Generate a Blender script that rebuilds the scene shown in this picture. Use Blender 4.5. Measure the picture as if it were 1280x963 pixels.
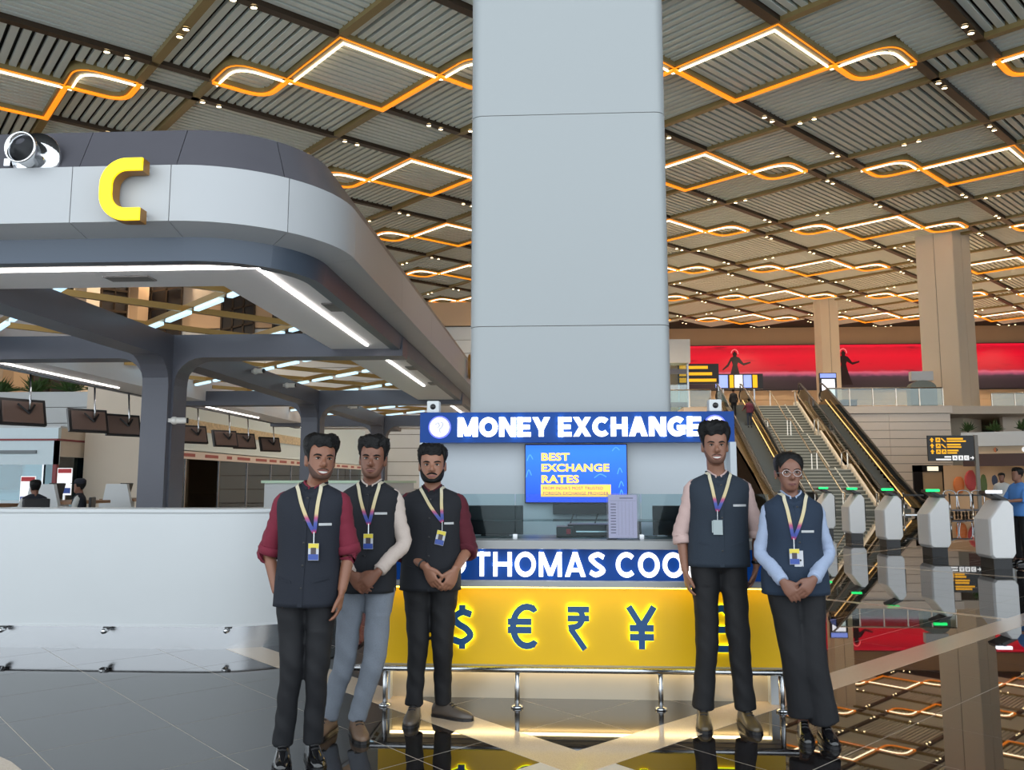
import bpy, bmesh, math, random
from mathutils import Vector, Matrix, noise

for _o in list(bpy.data.objects):
    bpy.data.objects.remove(_o)
SC = bpy.context.scene
COL = SC.collection
PI = math.pi
random.seed(7)

# ------------------------------------------------------------------ camera
_cam = bpy.data.cameras.new('camera')
_cam.sensor_width = 36.0
_cam.lens = 36.0 * 1040.0 / 1280.0
_cam.clip_end = 400
camera = bpy.data.objects.new('camera', _cam)
COL.objects.link(camera)
camera.location = (0, 0, 1.46)
camera.rotation_euler = (math.radians(90 + 6.66), 0, math.radians(3.2))
SC.camera = camera

# ------------------------------------------------------------------ daylight through the open glazed front of the hall, behind the camera
world = bpy.data.worlds.new('daylight')
SC.world = world
world.use_nodes = True
_bg = world.node_tree.nodes['Background']
_bg.inputs['Color'].default_value = (0.86, 0.94, 1.0, 1)
_bg.inputs['Strength'].default_value = 1.35

SC.view_settings.view_transform = 'Standard'
SC.view_settings.look = 'None'
SC.view_settings.exposure = 0.85
SC.view_settings.gamma = 1.0
SC.view_settings.use_curve_mapping = False
try:
    SC.cycles.use_denoising = True
    SC.cycles.max_bounces = 8
    SC.cycles.sample_clamp_indirect = 6.0
    SC.cycles.caustics_reflective = True
    SC.cycles.blur_glossy = 1.0
    SC.cycles.caustics_refractive = False
except Exception:
    pass

# ------------------------------------------------------------------ helpers
def lin(c):
    c = c / 255.0
    return c / 12.92 if c <= 0.04045 else ((c + 0.055) / 1.055) ** 2.4

def rgb(r, g, b):
    return (lin(r), lin(g), lin(b), 1.0)

MATS = {}
PALE = {'white_panel', 'column_cladding', 'kiosk_white', 'pale_fascia', 'grey_solid_surface', 'kiosk_blue'}
SOFT = 0.74

def M(name, col, rough=0.5, metal=0.0, emit=None, es=0.0, var=0.0, scale=6.0, bump=0.0, coat=0.0, spec=0.5, ior=1.5, stretch=None):
    if name in MATS:
        return MATS[name]
    m = bpy.data.materials.new(name)
    m.use_nodes = True
    nt = m.node_tree
    b = nt.nodes['Principled BSDF']
    c = rgb(*col)
    if name in PALE:
        c = tuple(x * SOFT for x in c[:3]) + (1.0,)
    b.inputs['Base Color'].default_value = c
    b.inputs['Roughness'].default_value = rough
    b.inputs['Metallic'].default_value = metal
    b.inputs['IOR'].default_value = ior
    b.inputs['Specular IOR Level'].default_value = spec
    b.inputs['Coat Weight'].default_value = coat
    if emit:
        b.inputs['Emission Color'].default_value = rgb(*emit)
        b.inputs['Emission Strength'].default_value = es * SOFT
    if var or bump:
        tc = nt.nodes.new('ShaderNodeTexCoord')
        mp = nt.nodes.new('ShaderNodeMapping')
        nz = nt.nodes.new('ShaderNodeTexNoise')
        nz.inputs['Scale'].default_value = scale
        nz.inputs['Detail'].default_value = 5
        if stretch:
            mp.inputs['Scale'].default_value = stretch
        nt.links.new(tc.outputs['Object'], mp.inputs['Vector'])
        nt.links.new(mp.outputs['Vector'], nz.inputs['Vector'])
        if var:
            mx = nt.nodes.new('ShaderNodeMix')
            mx.data_type = 'RGBA'
            mx.inputs[6].default_value = tuple(max(0, x * (1 - var)) for x in c[:3]) + (1,)
            mx.inputs[7].default_value = tuple(min(1, x * (1 + var)) for x in c[:3]) + (1,)
            nt.links.new(nz.outputs['Fac'], mx.inputs[0])
            nt.links.new(mx.outputs[2], b.inputs['Base Color'])
        if bump:
            bp = nt.nodes.new('ShaderNodeBump')
            bp.inputs['Strength'].default_value = bump
            bp.inputs['Distance'].default_value = 0.01
            nt.links.new(nz.outputs['Fac'], bp.inputs['Height'])
            nt.links.new(bp.outputs['Normal'], b.inputs['Normal'])
    MATS[name] = m
    return m

def glass_mat(name, tint=(225, 240, 240), refl=0.12, rough=0.02):
    if name in MATS:
        return MATS[name]
    m = bpy.data.materials.new(name)
    m.use_nodes = True
    nt = m.node_tree
    nt.nodes.clear()
    out = nt.nodes.new('ShaderNodeOutputMaterial')
    tr = nt.nodes.new('ShaderNodeBsdfTransparent')
    tr.inputs['Color'].default_value = rgb(*tint)
    gl = nt.nodes.new('ShaderNodeBsdfGlossy')
    gl.inputs['Roughness'].default_value = rough
    lw = nt.nodes.new('ShaderNodeFresnel')
    lw.inputs['IOR'].default_value = 1.45
    ad = nt.nodes.new('ShaderNodeMath')
    ad.operation = 'ADD'
    ad.use_clamp = True
    ad.inputs[1].default_value = refl
    mx = nt.nodes.new('ShaderNodeMixShader')
    nt.links.new(lw.outputs[0], ad.inputs[0])
    nt.links.new(ad.outputs[0], mx.inputs[0])
    nt.links.new(tr.outputs[0], mx.inputs[1])
    nt.links.new(gl.outputs[0], mx.inputs[2])
    nt.links.new(mx.outputs[0], out.inputs[0])
    MATS[name] = m
    return m

def ramp_mat(name, stops, axis='Z', rough=0.5, emit=0.0, interp='LINEAR', coords='Generated'):
    """flat print running along one axis of the thing"""
    if name in MATS:
        return MATS[name]
    m = bpy.data.materials.new(name)
    m.use_nodes = True
    nt = m.node_tree
    b = nt.nodes['Principled BSDF']
    b.inputs['Roughness'].default_value = rough
    tc = nt.nodes.new('ShaderNodeTexCoord')
    sp = nt.nodes.new('ShaderNodeSeparateXYZ')
    cr = nt.nodes.new('ShaderNodeValToRGB')
    cr.color_ramp.interpolation = interp
    e = cr.color_ramp.elements
    while len(e) < len(stops):
        e.new(0.5)
    for k, (p, c) in enumerate(stops):
        e[k].position = p
        e[k].color = rgb(*c)
    nt.links.new(tc.outputs[coords], sp.inputs[0])
    nt.links.new(sp.outputs[axis], cr.inputs[0])
    nt.links.new(cr.outputs[0], b.inputs['Base Color'])
    if emit:
        nt.links.new(cr.outputs[0], b.inputs['Emission Color'])
        b.inputs['Emission Strength'].default_value = emit * SOFT
    MATS[name] = m
    return m

def V(*a):
    return Vector(a)

def bx(bm, x0, x1, y0, y1, z0, z1):
    v = [bm.verts.new((x, y, z)) for z in (z0, z1) for y in (y0, y1) for x in (x0, x1)]
    for f in ((0, 2, 3, 1), (4, 5, 7, 6), (0, 1, 5, 4), (2, 6, 7, 3), (0, 4, 6, 2), (1, 3, 7, 5)):
        bm.faces.new([v[i] for i in f])
    return v

def obox(bm, c, u, w, n, hu, hw, hn):
    """oriented box: centre c, unit axes u, w, n and half sizes"""
    c = Vector(c)
    vs = []
    for k in (-1, 1):
        for j in (-1, 1):
            for i in (-1, 1):
                vs.append(bm.verts.new(c + u * (i * hu) + w * (j * hw) + n * (k * hn)))
    for f in ((0, 2, 3, 1), (4, 5, 7, 6), (0, 1, 5, 4), (2, 6, 7, 3), (0, 4, 6, 2), (1, 3, 7, 5)):
        bm.faces.new([vs[i] for i in f])

def bar(bm, a, b, w, h, up=V(0, 0, 1)):
    a = Vector(a); b = Vector(b)
    d = (b - a)
    L = d.length
    d = d.normalized()
    s = d.cross(up)
    if s.length < 1e-4:
        s = d.cross(V(0, 1, 0))
    s.normalize()
    n = s.cross(d)
    obox(bm, (a + b) / 2, d, s, n, L / 2, w / 2, h / 2)

def rings(bm, rs, cap=True, closed=False):
    """skin a list of equal-length rings of points"""
    vv = [[bm.verts.new(p) for p in r] for r in rs]
    n = len(vv[0])
    pairs = list(zip(vv[:-1], vv[1:]))
    if closed:
        pairs.append((vv[-1], vv[0]))
    for A, B in pairs:
        for i in range(n):
            j = (i + 1) % n
            try:
                bm.faces.new((A[i], A[j], B[j], B[i]))
            except ValueError:
                pass
    if cap and not closed:
        bm.faces.new(list(reversed(vv[0])))
        bm.faces.new(vv[-1])
    return vv

def catmull(pts, n):
    """smooth samples through tuples of numbers"""
    if len(pts) < 3:
        return [tuple(a + (b - a) * k / n for a, b in zip(pts[0], pts[1])) for k in range(n + 1)]
    P = [tuple(2 * a - b for a, b in zip(pts[0], pts[1]))] + [tuple(p) for p in pts] + [tuple(2 * a - b for a, b in zip(pts[-1], pts[-2]))]
    out = []
    for i in range(1, len(P) - 2):
        p0, p1, p2, p3 = P[i - 1:i + 3]
        for k in range(n):
            t = k / n
            out.append(tuple(0.5 * (2 * b + (c - a) * t + (2 * a - 5 * b + 4 * c - d) * t * t + (3 * b - a - 3 * c + d) * t ** 3) for a, b, c, d in zip(p0, p1, p2, p3)))
    out.append(P[-2])
    return out

def tube(bm, pts, rad, seg=12, cap=True, ref=V(0, 1, 0), wob=None):
    """round (or elliptical) tube through points; rad is a number, or one number / (r_ref, r_side) per point"""
    P = [Vector(p) for p in pts]
    n = len(P)
    R = rad if isinstance(rad, (list, tuple)) else [rad] * n
    rs = []
    prev = None
    for i in range(n):
        d = (P[min(i + 1, n - 1)] - P[max(i - 1, 0)]).normalized()
        a = (prev if prev is not None else ref)
        a = a - d * a.dot(d)
        if a.length < 1e-4:
            a = V(1, 0, 0) - d * d.x
        a.normalize()
        prev = a
        s = d.cross(a)
        r = R[i] if isinstance(R[i], (list, tuple)) else (R[i], R[i])
        ring = []
        for k in range(seg):
            t = 2 * PI * k / seg
            w = 1.0 if wob is None else wob(i, t)
            ring.append(P[i] + a * (math.cos(t) * r[0] * w) + s * (math.sin(t) * r[1] * w))
        rs.append(ring)
    return rings(bm, rs, cap)

def lathe(bm, prof, seg=20, c=(0, 0, 0), axis='Z', cap=True):
    rs = []
    for r, h in prof:
        ring = []
        for k in range(seg):
            t = 2 * PI * k / seg
            p = {'Z': (r * math.cos(t), r * math.sin(t), h), 'Y': (r * math.cos(t), h, r * math.sin(t)), 'X': (h, r * math.cos(t), r * math.sin(t))}[axis]
            ring.append(V(*p) + Vector(c))
        rs.append(ring)
    return rings(bm, rs, cap)

def ball(bm, c, rx, ry, rz, seg=12, ring=8):
    pr = []
    for i in range(1, ring):
        t = PI * i / ring
        pr.append((math.sin(t), -math.cos(t)))
    rs = []
    for r, h in pr:
        rs.append([V(c[0] + rx * r * math.cos(2 * PI * k / seg), c[1] + ry * r * math.sin(2 * PI * k / seg), c[2] + rz * h) for k in range(seg)])
    return rings(bm, rs, True)

def prism(bm, poly, z0, z1, f=None):
    """extrude a polygon of (u, v) between two heights; f maps (u, v, w) to a point"""
    f = f or (lambda u, v, w: V(u, v, w))
    A = [bm.verts.new(f(u, v, z0)) for u, v in poly]
    B = [bm.verts.new(f(u, v, z1)) for u, v in poly]
    bm.faces.new(list(reversed(A)))
    bm.faces.new(B)
    n = len(poly)
    for i in range(n):
        j = (i + 1) % n
        bm.faces.new((A[i], A[j], B[j], B[i]))

def ribbon(path, w):
    """left and right offset polygon of a 2D polyline (mitred)"""
    P = [Vector((p[0], p[1])) for p in path]
    L, R = [], []
    n = len(P)
    for i in range(n):
        d0 = (P[i] - P[i - 1]).normalized() if i > 0 else (P[1] - P[0]).normalized()
        d1 = (P[i + 1] - P[i]).normalized() if i < n - 1 else d0
        nn = Vector((-(d0 + d1).y, (d0 + d1).x))
        nn.normalize()
        c = max(0.35, nn.dot(Vector((-d0.y, d0.x))))
        L.append(P[i] + nn * (w / 2 / c))
        R.append(P[i] - nn * (w / 2 / c))
    return L, R

def sweep2d(bm, path, w, h0, h1, f=None):
    """a flat bar of width w along a 2D polyline between heights h0 and h1"""
    f = f or (lambda u, v, z: V(u, v, z))
    L, R = ribbon(path, w)
    rs = [[f(l.x, l.y, h0), f(r.x, r.y, h0), f(r.x, r.y, h1), f(l.x, l.y, h1)] for l, r in zip(L, R)]
    return rings(bm, rs, True)

def new():
    return bmesh.new()

def mesh_of(bm, name, mat, smooth=False):
    bmesh.ops.recalc_face_normals(bm, faces=bm.faces)
    me = bpy.data.meshes.new(name)
    bm.to_mesh(me)
    bm.free()
    if mat is not None:
        me.materials.append(mat)
    if smooth:
        me.polygons.foreach_set('use_smooth', [True] * len(me.polygons))
    return me

def put(name, me, parent=None, loc=(0, 0, 0), rot=(0, 0, 0)):
    o = bpy.data.objects.new(name, me)
    COL.objects.link(o)
    o.location = loc
    o.rotation_euler = rot
    if parent is not None:
        o.parent = parent
    return o

def obj(name, bm, mat, parent=None, smooth=False, bevel=0.0, loc=(0, 0, 0), rot=(0, 0, 0)):
    if bevel:
        bmesh.ops.recalc_face_normals(bm, faces=bm.faces)
        es = [e for e in bm.edges if len(e.link_faces) == 2 and e.calc_face_angle(0) > 0.6]
        bmesh.ops.bevel(bm, geom=es, offset=bevel, segments=2, affect='EDGES', profile=0.6, clamp_overlap=True)
    return put(name, mesh_of(bm, name, mat, smooth), parent, loc, rot)

def auto_smooth(o, ang=35):
    me = o.data
    me.polygons.foreach_set('use_smooth', [True] * len(me.polygons))
    try:
        me.set_sharp_from_angle(angle=math.radians(ang))
    except Exception:
        pass
    return o

def tag(o, label=None, cat=None, group=None, kind=None):
    if label: o['label'] = label
    if cat: o['category'] = cat
    if group: o['group'] = group
    if kind: o['kind'] = kind
    return o

def thing(name, label, cat, loc=(0, 0, 0), rz=0.0, group=None):
    o = bpy.data.objects.new(name, None)
    COL.objects.link(o)
    o.location = loc
    o.rotation_euler = (0, 0, rz)
    return tag(o, label, cat, group)

def struct(o):
    o['kind'] = 'structure'
    return o

def dup(root, loc=None, rz=None, label=None):
    """copy of a thing with its parts and their sub-parts"""
    r = root.copy()
    COL.objects.link(r)
    if loc is not None: r.location = loc
    if rz is not None: r.rotation_euler = (0, 0, rz)
    if label: r['label'] = label
    for ch in list(root.children):
        c = ch.copy(); COL.objects.link(c); c.parent = r
        for g in list(ch.children):
            d = g.copy(); COL.objects.link(d); d.parent = c
    return r

def text_bm(body, height, width=None, depth=0.01, bold=0.0, spacing=1.0, center=True):
    """lettering as a bmesh in the XZ plane facing -Y, baseline z=0; depth runs from y=0 to y=-depth"""
    cu = bpy.data.curves.new('lettering', 'FONT')
    cu.body = body
    cu.size = 1.0
    cu.extrude = 0.05
    cu.offset = bold
    cu.space_character = spacing
    cu.resolution_u = 4
    o = bpy.data.objects.new('lettering', cu)
    COL.objects.link(o)
    dg = bpy.context.evaluated_depsgraph_get()
    me = bpy.data.meshes.new_from_object(o.evaluated_get(dg))
    bpy.data.objects.remove(o)
    bpy.data.curves.remove(cu)
    bm = new()
    bm.from_mesh(me)
    bpy.data.meshes.remove(me)
    bmesh.ops.remove_doubles(bm, verts=bm.verts, dist=1e-5)
    xs = [v.co.x for v in bm.verts]; ys = [v.co.y for v in bm.verts]
    x0, x1, y0, y1 = min(xs), max(xs), min(ys), max(ys)
    sy = height / (y1 - y0)
    sx = sy if width is None else width / (x1 - x0)
    cx = (x0 + x1) / 2 if center else x0
    for v in bm.verts:
        x, y, z = v.co
        v.co = ((x - cx) * sx, -(z + 0.05) / 0.1 * depth, (y - y0) * sy)
    return bm

def letters(body, height, width, depth, bold, mat, parent, loc, spacing=1.0, name='letter'):
    """every letter of a word its own part"""
    bm = text_bm(body, height, width, depth, bold, spacing)
    seen = set(); comps = []
    for v in bm.verts:
        if v in seen: continue
        st = [v]; seen.add(v); c = []
        while st:
            a = st.pop(); c.append(a)
            for e in a.link_edges:
                b = e.other_vert(a)
                if b not in seen:
                    seen.add(b); st.append(b)
        comps.append(c)
    comps.sort(key=lambda c: min(v.co.x for v in c))
    for c in comps:
        vs = {v: i for i, v in enumerate(c)}
        fs = {f for v in c for f in v.link_faces}
        me = bpy.data.meshes.new(name)
        me.from_pydata([tuple(v.co) for v in c], [], [[vs[v] for v in f.verts] for f in fs])
        me.materials.append(mat)
        put(name, me, parent, loc)
    bm.free()

def glyph(ch, s):
    """heavy block letter in a box of height 1: (polygons, strokes, width)"""
    def rc(x0, x1, y0=0.0, y1=1.0): return [(x0, y0), (x1, y0), (x1, y1), (x0, y1)]
    def pa(x0, x1, y0, y1, t): return [(x0, y0), (x0 + t, y0), (x1 + t, y1), (x1, y1)]
    t = s * 1.15
    b = s * 0.86
    if ch == 'M':
        w = 1.08; return [rc(0, s), rc(w - s, w), pa(w / 2 - t / 2, 0, .05, 1, t), pa(w / 2 - t / 2, w - t, .05, 1, t)], [], w
    if ch == 'N':
        w = .90; return [rc(0, s), rc(w - s, w), pa(w - t, 0, 0, 1, t)], [], w
    if ch == 'A':
        w = .98; return [pa(0, w / 2 - t / 2, 0, 1, t), pa(w - t, w / 2 - t / 2, 0, 1, t), rc(.24 * w, .76 * w, .2, .2 + b * .9)], [], w
    if ch == 'Y':
        w = .94; return [rc(w / 2 - s / 2, w / 2 + s / 2, 0, .45), pa(w / 2 - t / 2, 0, .38, 1, t), pa(w / 2 - t / 2, w - t, .38, 1, t)], [], w
    if ch == 'X':
        w = .94; return [pa(0, w - t, 0, 1, t), pa(w - t, 0, 0, 1, t)], [], w
    if ch == 'K':
        w = .88; return [rc(0, s), pa(s * .6, w - t, .36, 1, t), pa(w - t, s * 1.25, 0, .62, t)], [], w
    if ch == 'E':
        w = .72; return [rc(0, s), rc(0, w, 0, b), rc(0, w, 1 - b, 1), rc(0, w * .92, .5 - b / 2, .5 + b / 2)], [], w
    if ch == 'H':
        w = .88; return [rc(0, s), rc(w - s, w), rc(0, w, .5 - b / 2, .5 + b / 2)], [], w
    if ch == 'T':
        w = .80; return [rc(w / 2 - s / 2, w / 2 + s / 2), rc(0, w, 1 - b, 1)], [], w
    if ch == 'S':
        w = .78; h = s / 2
        return [], [catmull([(w - h * .7, .80), (w * .55, 1.01 - h), (h, .76), (w * .42, .53), (w - h, .27), (w * .45, h - .01), (h * .7, .19)], 6)], w
    w = 1.0 if ch == 'O' else .92
    h = s / 2
    cx, cy, rx, ry = (.5, .5, .5 - h, .515 - h) if ch == 'O' else (.5, .5, .5 - h, .515 - h)
    if ch == 'O':
        return [], [[(cx + rx * math.cos(q), cy + ry * math.sin(q)) for q in [2 * PI * k / 28 for k in range(29)]]], w
    arc = [(cx + rx * math.cos(q), cy + ry * math.sin(q)) for q in [math.radians(45 + 270 * k / 22) for k in range(23)]]
    if ch == 'G':
        return [rc(.5, .93, .34, .34 + b), rc(.93 - s, .93, .10, .34 + b)], [arc], .95
    return [], [arc], .90

def block_letters(body, height, width, depth, s, gap, mat, parent, loc, space=0.42, name='letter'):
    gs = []
    x = 0.0
    for ch in body:
        if ch == ' ':
            x += space; continue
        po, stn, w = glyph(ch, s)
        gs.append((x, po, stn)); x += w + gap
    tot = x - gap
    kx = width / tot
    for x0, po, stn in gs:
        bm = bmesh.new()
        f = lambda u, v, w_: V((u + x0 - tot / 2) * kx, -w_, v * height)
        for p in po: prism(bm, p, 0.0, depth, f)
        for p in stn: sweep2d(bm, p, s, 0.0, depth, f)
        put(name, mesh_of(bm, name, mat), parent, loc)

def remesh(bm, voxel, smooth=2, name='body'):
    """one continuous surface from overlapping shapes"""
    me = bpy.data.meshes.new(name)
    bmesh.ops.recalc_face_normals(bm, faces=bm.faces)
    bm.to_mesh(me); bm.free()
    o = bpy.data.objects.new(name, me)
    COL.objects.link(o)
    md = o.modifiers.new('r', 'REMESH'); md.mode = 'VOXEL'; md.voxel_size = voxel
    if smooth:
        sm = o.modifiers.new('s', 'SMOOTH'); sm.iterations = smooth; sm.factor = 0.5
    dg = bpy.context.evaluated_depsgraph_get()
    out = bpy.data.meshes.new_from_object(o.evaluated_get(dg))
    bpy.data.objects.remove(o); bpy.data.meshes.remove(me)
    out.polygons.foreach_set('use_smooth', [True] * len(out.polygons))
    return out

# ------------------------------------------------------------------ common materials
m_white = M('white_panel', (226, 230, 232), 0.35, var=0.03, scale=2)
m_grey_panel = M('pale_grey_panel', (203, 206, 208), 0.3, var=0.03, scale=1.5)
m_dark = M('charcoal_metal', (88, 90, 100), 0.38, 0.1, var=0.05, scale=3)
m_black = M('black_plastic', (22, 22, 25), 0.35)
m_steel = M('brushed_steel', (190, 192, 195), 0.22, 1.0, bump=0.05, scale=30, stretch=(1, 1, 20))
m_chrome = M('chrome', (225, 226, 228), 0.08, 1.0)
m_cream = M('cream_cladding', (214, 198, 178), 0.5, var=0.04, scale=1.0)
m_beige = M('beige_cladding', (205, 180, 148), 0.5, var=0.05, scale=0.6)
m_tan = M('tan_wall', (196, 165, 132), 0.55, var=0.06, scale=0.5)
m_glass = glass_mat('clear_glass')
m_led = M('cool_led', (255, 250, 245), 0.5, emit=(255, 246, 240), es=7.0)
# ================================================================== FLOOR
SQ = math.sqrt(0.5)
def ab2xy(a, b):
    return ((a - b) * SQ, (a + b) * SQ)

def floor_material():
    m = bpy.data.materials.new('polished_granite')
    m.use_nodes = True
    nt = m.node_tree
    b = nt.nodes['Principled BSDF']
    tc = nt.nodes.new('ShaderNodeTexCoord')
    geo = nt.nodes.new('ShaderNodeNewGeometry')
    n1 = nt.nodes.new('ShaderNodeTexNoise'); n1.inputs['Scale'].default_value = 90; n1.inputs['Detail'].default_value = 6
    n2 = nt.nodes.new('ShaderNodeTexNoise'); n2.inputs['Scale'].default_value = 0.7; n2.inputs['Detail'].default_value = 4
    mp = nt.nodes.new('ShaderNodeMapping'); mp.inputs['Scale'].default_value = (1, 3.5, 1); mp.inputs['Rotation'].default_value = (0, 0, 0.7)
    nt.links.new(geo.outputs['Position'], mp.inputs['Vector'])
    nt.links.new(mp.outputs[0], n2.inputs['Vector'])
    nt.links.new(geo.outputs['Position'], n1.inputs['Vector'])
    r1 = nt.nodes.new('ShaderNodeValToRGB')
    r1.color_ramp.elements[0].position = 0.35; r1.color_ramp.elements[0].color = rgb(24, 22, 22)
    r1.color_ramp.elements[1].position = 0.75; r1.color_ramp.elements[1].color = rgb(52, 48, 46)
    mx = nt.nodes.new('ShaderNodeMix'); mx.data_type = 'RGBA'; mx.blend_type = 'MULTIPLY'
    mx.inputs[0].default_value = 0.5
    nt.links.new(n1.outputs['Fac'], r1.inputs[0])
    nt.links.new(r1.outputs[0], mx.inputs[6])
    nt.links.new(n2.outputs['Color'], mx.inputs[7])
    nt.links.new(mx.outputs[2], b.inputs['Base Color'])
    b.inputs['Roughness'].default_value = 0.014
    b.inputs['IOR'].default_value = 1.75
    return m

m_tile = floor_material()
m_grout = M('pale_grout', (205, 196, 182), 0.5)
m_inlay = M('beige_granite_inlay', (196, 176, 152), 0.12, var=0.35, scale=180, ior=1.6)

_bm = new()
bx(_bm, -60, 75, -3, 106, -0.4, -0.0008)
floor = struct(obj('floor', _bm, m_grout))

TP = 0.74
A_LINES = [3.15 - 0.45 - TP * k for k in range(0, 70)][::-1] + [3.15]
A_HI = [3.43, 3.93] + [3.93 + TP * k for k in range(1, 160)]
B_LO = [3.03 - TP * k for k in range(0, 120)][::-1]
B_HI = [3.30, 3.77] + [3.77 + TP * k for k in range(1, 160)]

def tile_me(w, h):
    bm = new()
    g = 0.0026
    P = [(g, g), (w - g, g), (w - g, h - g), (g, h - g)]
    prism(bm, [ab2xy(*p) for p in P], -0.02, 0.0)
    return mesh_of(bm, 'floor_tile', m_tile)

tile_cache = {}
near, far = [], []
for As in (A_LINES, A_HI):
    for a0, a1 in zip(As[:-1], As[1:]):
        for Bs in (B_LO, B_HI):
            for b0, b1 in zip(Bs[:-1], Bs[1:]):
                x, y = ab2xy((a0 + a1) / 2, (b0 + b1) / 2)
                if not (-58 < x < 73 and -2.4 < y < 104): continue
                # tiles in the field of view, nearest first, singly; the rest joined
                d = math.hypot(x, y)
                vis = y > 3.6 and abs(x + 0.056 * y) < 0.70 * y and not (x < -2.6 and y > 8.0)
                (near if vis and d < 17.5 else far).append((d, a0, b0, a1 - a0, b1 - b0))
near.sort()
far += near[300:]
near = near[:300]
for d, a0, b0, w, h in near:
    k = (round(w, 3), round(h, 3))
    if k not in tile_cache: tile_cache[k] = tile_me(w, h)
    x, y = ab2xy(a0, b0)
    put('floor_tile', tile_cache[k], floor, (x, y, 0))
vs, fs = [], []
for d, a0, b0, w, h in far:
    g = 0.0026
    i = len(vs)
    for aa, bb in ((a0 + g, b0 + g), (a0 + w - g, b0 + g), (a0 + w - g, b0 + h - g), (a0 + g, b0 + h - g)):
        x, y = ab2xy(aa, bb)
        vs.append((x, y, 0.0))
    fs.append((i, i + 1, i + 2, i + 3))
_me = bpy.data.meshes.new('floor_tiling')
_me.from_pydata(vs, [], fs)
_me.materials.append(m_tile)
put('floor_tiling', _me, floor)['kind'] = 'stuff'

def inlay(name, poly, z=0.0015):
    bm = new()
    prism(bm, poly, -0.02, z)
    return obj(name, bm, m_inlay, floor)

def strip_ab(name, a0, a1, b0, b1, z=0.0015):
    return inlay(name, [ab2xy(a0, b0), ab2xy(a1, b0), ab2xy(a1, b1), ab2xy(a0, b1)], z)

strip_ab('stone_stripe', 3.15, 3.43, 3.03, 30)
strip_ab('stone_stripe', 3.43, 60, 3.03, 3.30)
strip_ab('stone_stripe', 9.98, 10.10, 3.30, 30)
strip_ab('stone_stripe', 14.5, 14.62, -10, 30)
strip_ab('stone_stripe', 19.3, 19.42, -20, 30)
strip_ab('stone_stripe', 12.5, 60, 8.15, 8.27)
# the curved band of pale stone whose edge shows in the near corner
_c = (-4.35, 2.49)
_arc = [(_c[0] + 2.42 * math.cos(t), _c[1] + 2.42 * math.sin(t)) for t in [PI * k / 24 for k in range(25)]]
_arc += [(_c[0] + 2.05 * math.cos(t), _c[1] + 2.05 * math.sin(t)) for t in [PI * k / 24 for k in range(24, -1, -1)]]
_bm = new()
for k in range(24):
    q = [_arc[k], _arc[k + 1], _arc[49 - k - 1], _arc[49 - k]]
    _f = [_bm.verts.new((p[0], p[1], 0.003)) for p in q]
    _bm.faces.new(_f)
obj('stone_ring', _bm, m_inlay, floor)

# ================================================================== CEILING (gently arched, diamond grid of slatted panels)
UL = 1.43
KY = 13.05 / (8 * UL)
CX0, CY0 = 7.15, 25.8
def zc(y):
    q = y - 25.9
    return 16.3 + 0.088 * q - 0.00049 * q * q
def slope(y):
    return math.atan(0.088 - 0.00098 * (y - 25.9))
def gxy(i, j):
    return (CX0 + UL * (i - j), CY0 + UL * KY * (i + j))
def in_view(x, y, m=4.0):
    return 15 < y < 103.5 and -0.69 * y - m < x < 0.56 * y + m

m_void = M('ceiling_void', (46, 46, 45), 0.8)
m_slat = M('pale_metal_slat', (226, 236, 231), 0.4, 0.0, var=0.02, scale=0.5)
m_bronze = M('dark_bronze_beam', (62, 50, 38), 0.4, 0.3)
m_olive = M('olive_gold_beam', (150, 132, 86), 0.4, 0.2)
m_amber = M('amber_lit_wall', (255, 150, 30), 0.4, emit=(255, 142, 24), es=0.85)  # amber light of the LEDs on the channel walls, put in as emission
m_warmled = M('warm_white_led', (255, 235, 205), 0.4, emit=(255, 226, 186), es=5.0)
m_lamp = M('downlight_lens', (255, 240, 205), 0.4, emit=(255, 226, 170), es=9.0)

# the soffit above the slats
vs, fs = [], []
YS = [-3 + 107 * k / 28 for k in range(29)]
for y in YS:
    z = (zc(y) if y > 15 else zc(15)) + 0.42
    vs += [(-60, y, z), (75, y, z), (-60, y, z + 0.5), (75, y, z + 0.5)]
for k in range(28):
    a = 4 * k
    fs += [(a, a + 1, a + 5, a + 4), (a + 2, a + 6, a + 7, a + 3), (a, a + 4, a + 6, a + 2), (a + 1, a + 3, a + 7, a + 5)]
_me = bpy.data.meshes.new('ceiling')
_me.from_pydata(vs, [], fs)
_me.materials.append(m_void)
ceiling = struct(put('ceiling', _me))

Hs, Vs, motifs = set(), set(), []
for m in range(-10, 12):
    for n in range(-3, 9):
        a0 = 5 * m + 4 * n; b0 = -5 * m + 4 * n
        motifs.append((m, n, a0, b0))
        for k in (0, 1):
            Vs |= {(a0, b0 + k), (a0 + 2, b0 + k)}; Hs |= {(a0 + k, b0), (a0 + k, b0 + 2)}
        for ca, cb in ((2, -1), (-1, 2)):
            Vs |= {(a0 + ca, b0 + cb), (a0 + ca + 1, b0 + cb)}; Hs |= {(a0 + ca, b0 + cb), (a0 + ca, b0 + cb + 1)}
        for k in range(3, 9): Hs.add((a0 + k, b0 - 1)); Vs.add((a0 - 1, b0 + k))
        for k in range(2, 8): Hs.add((a0 + k, b0 + 2)); Vs.add((a0 + 2, b0 + k))

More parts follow.
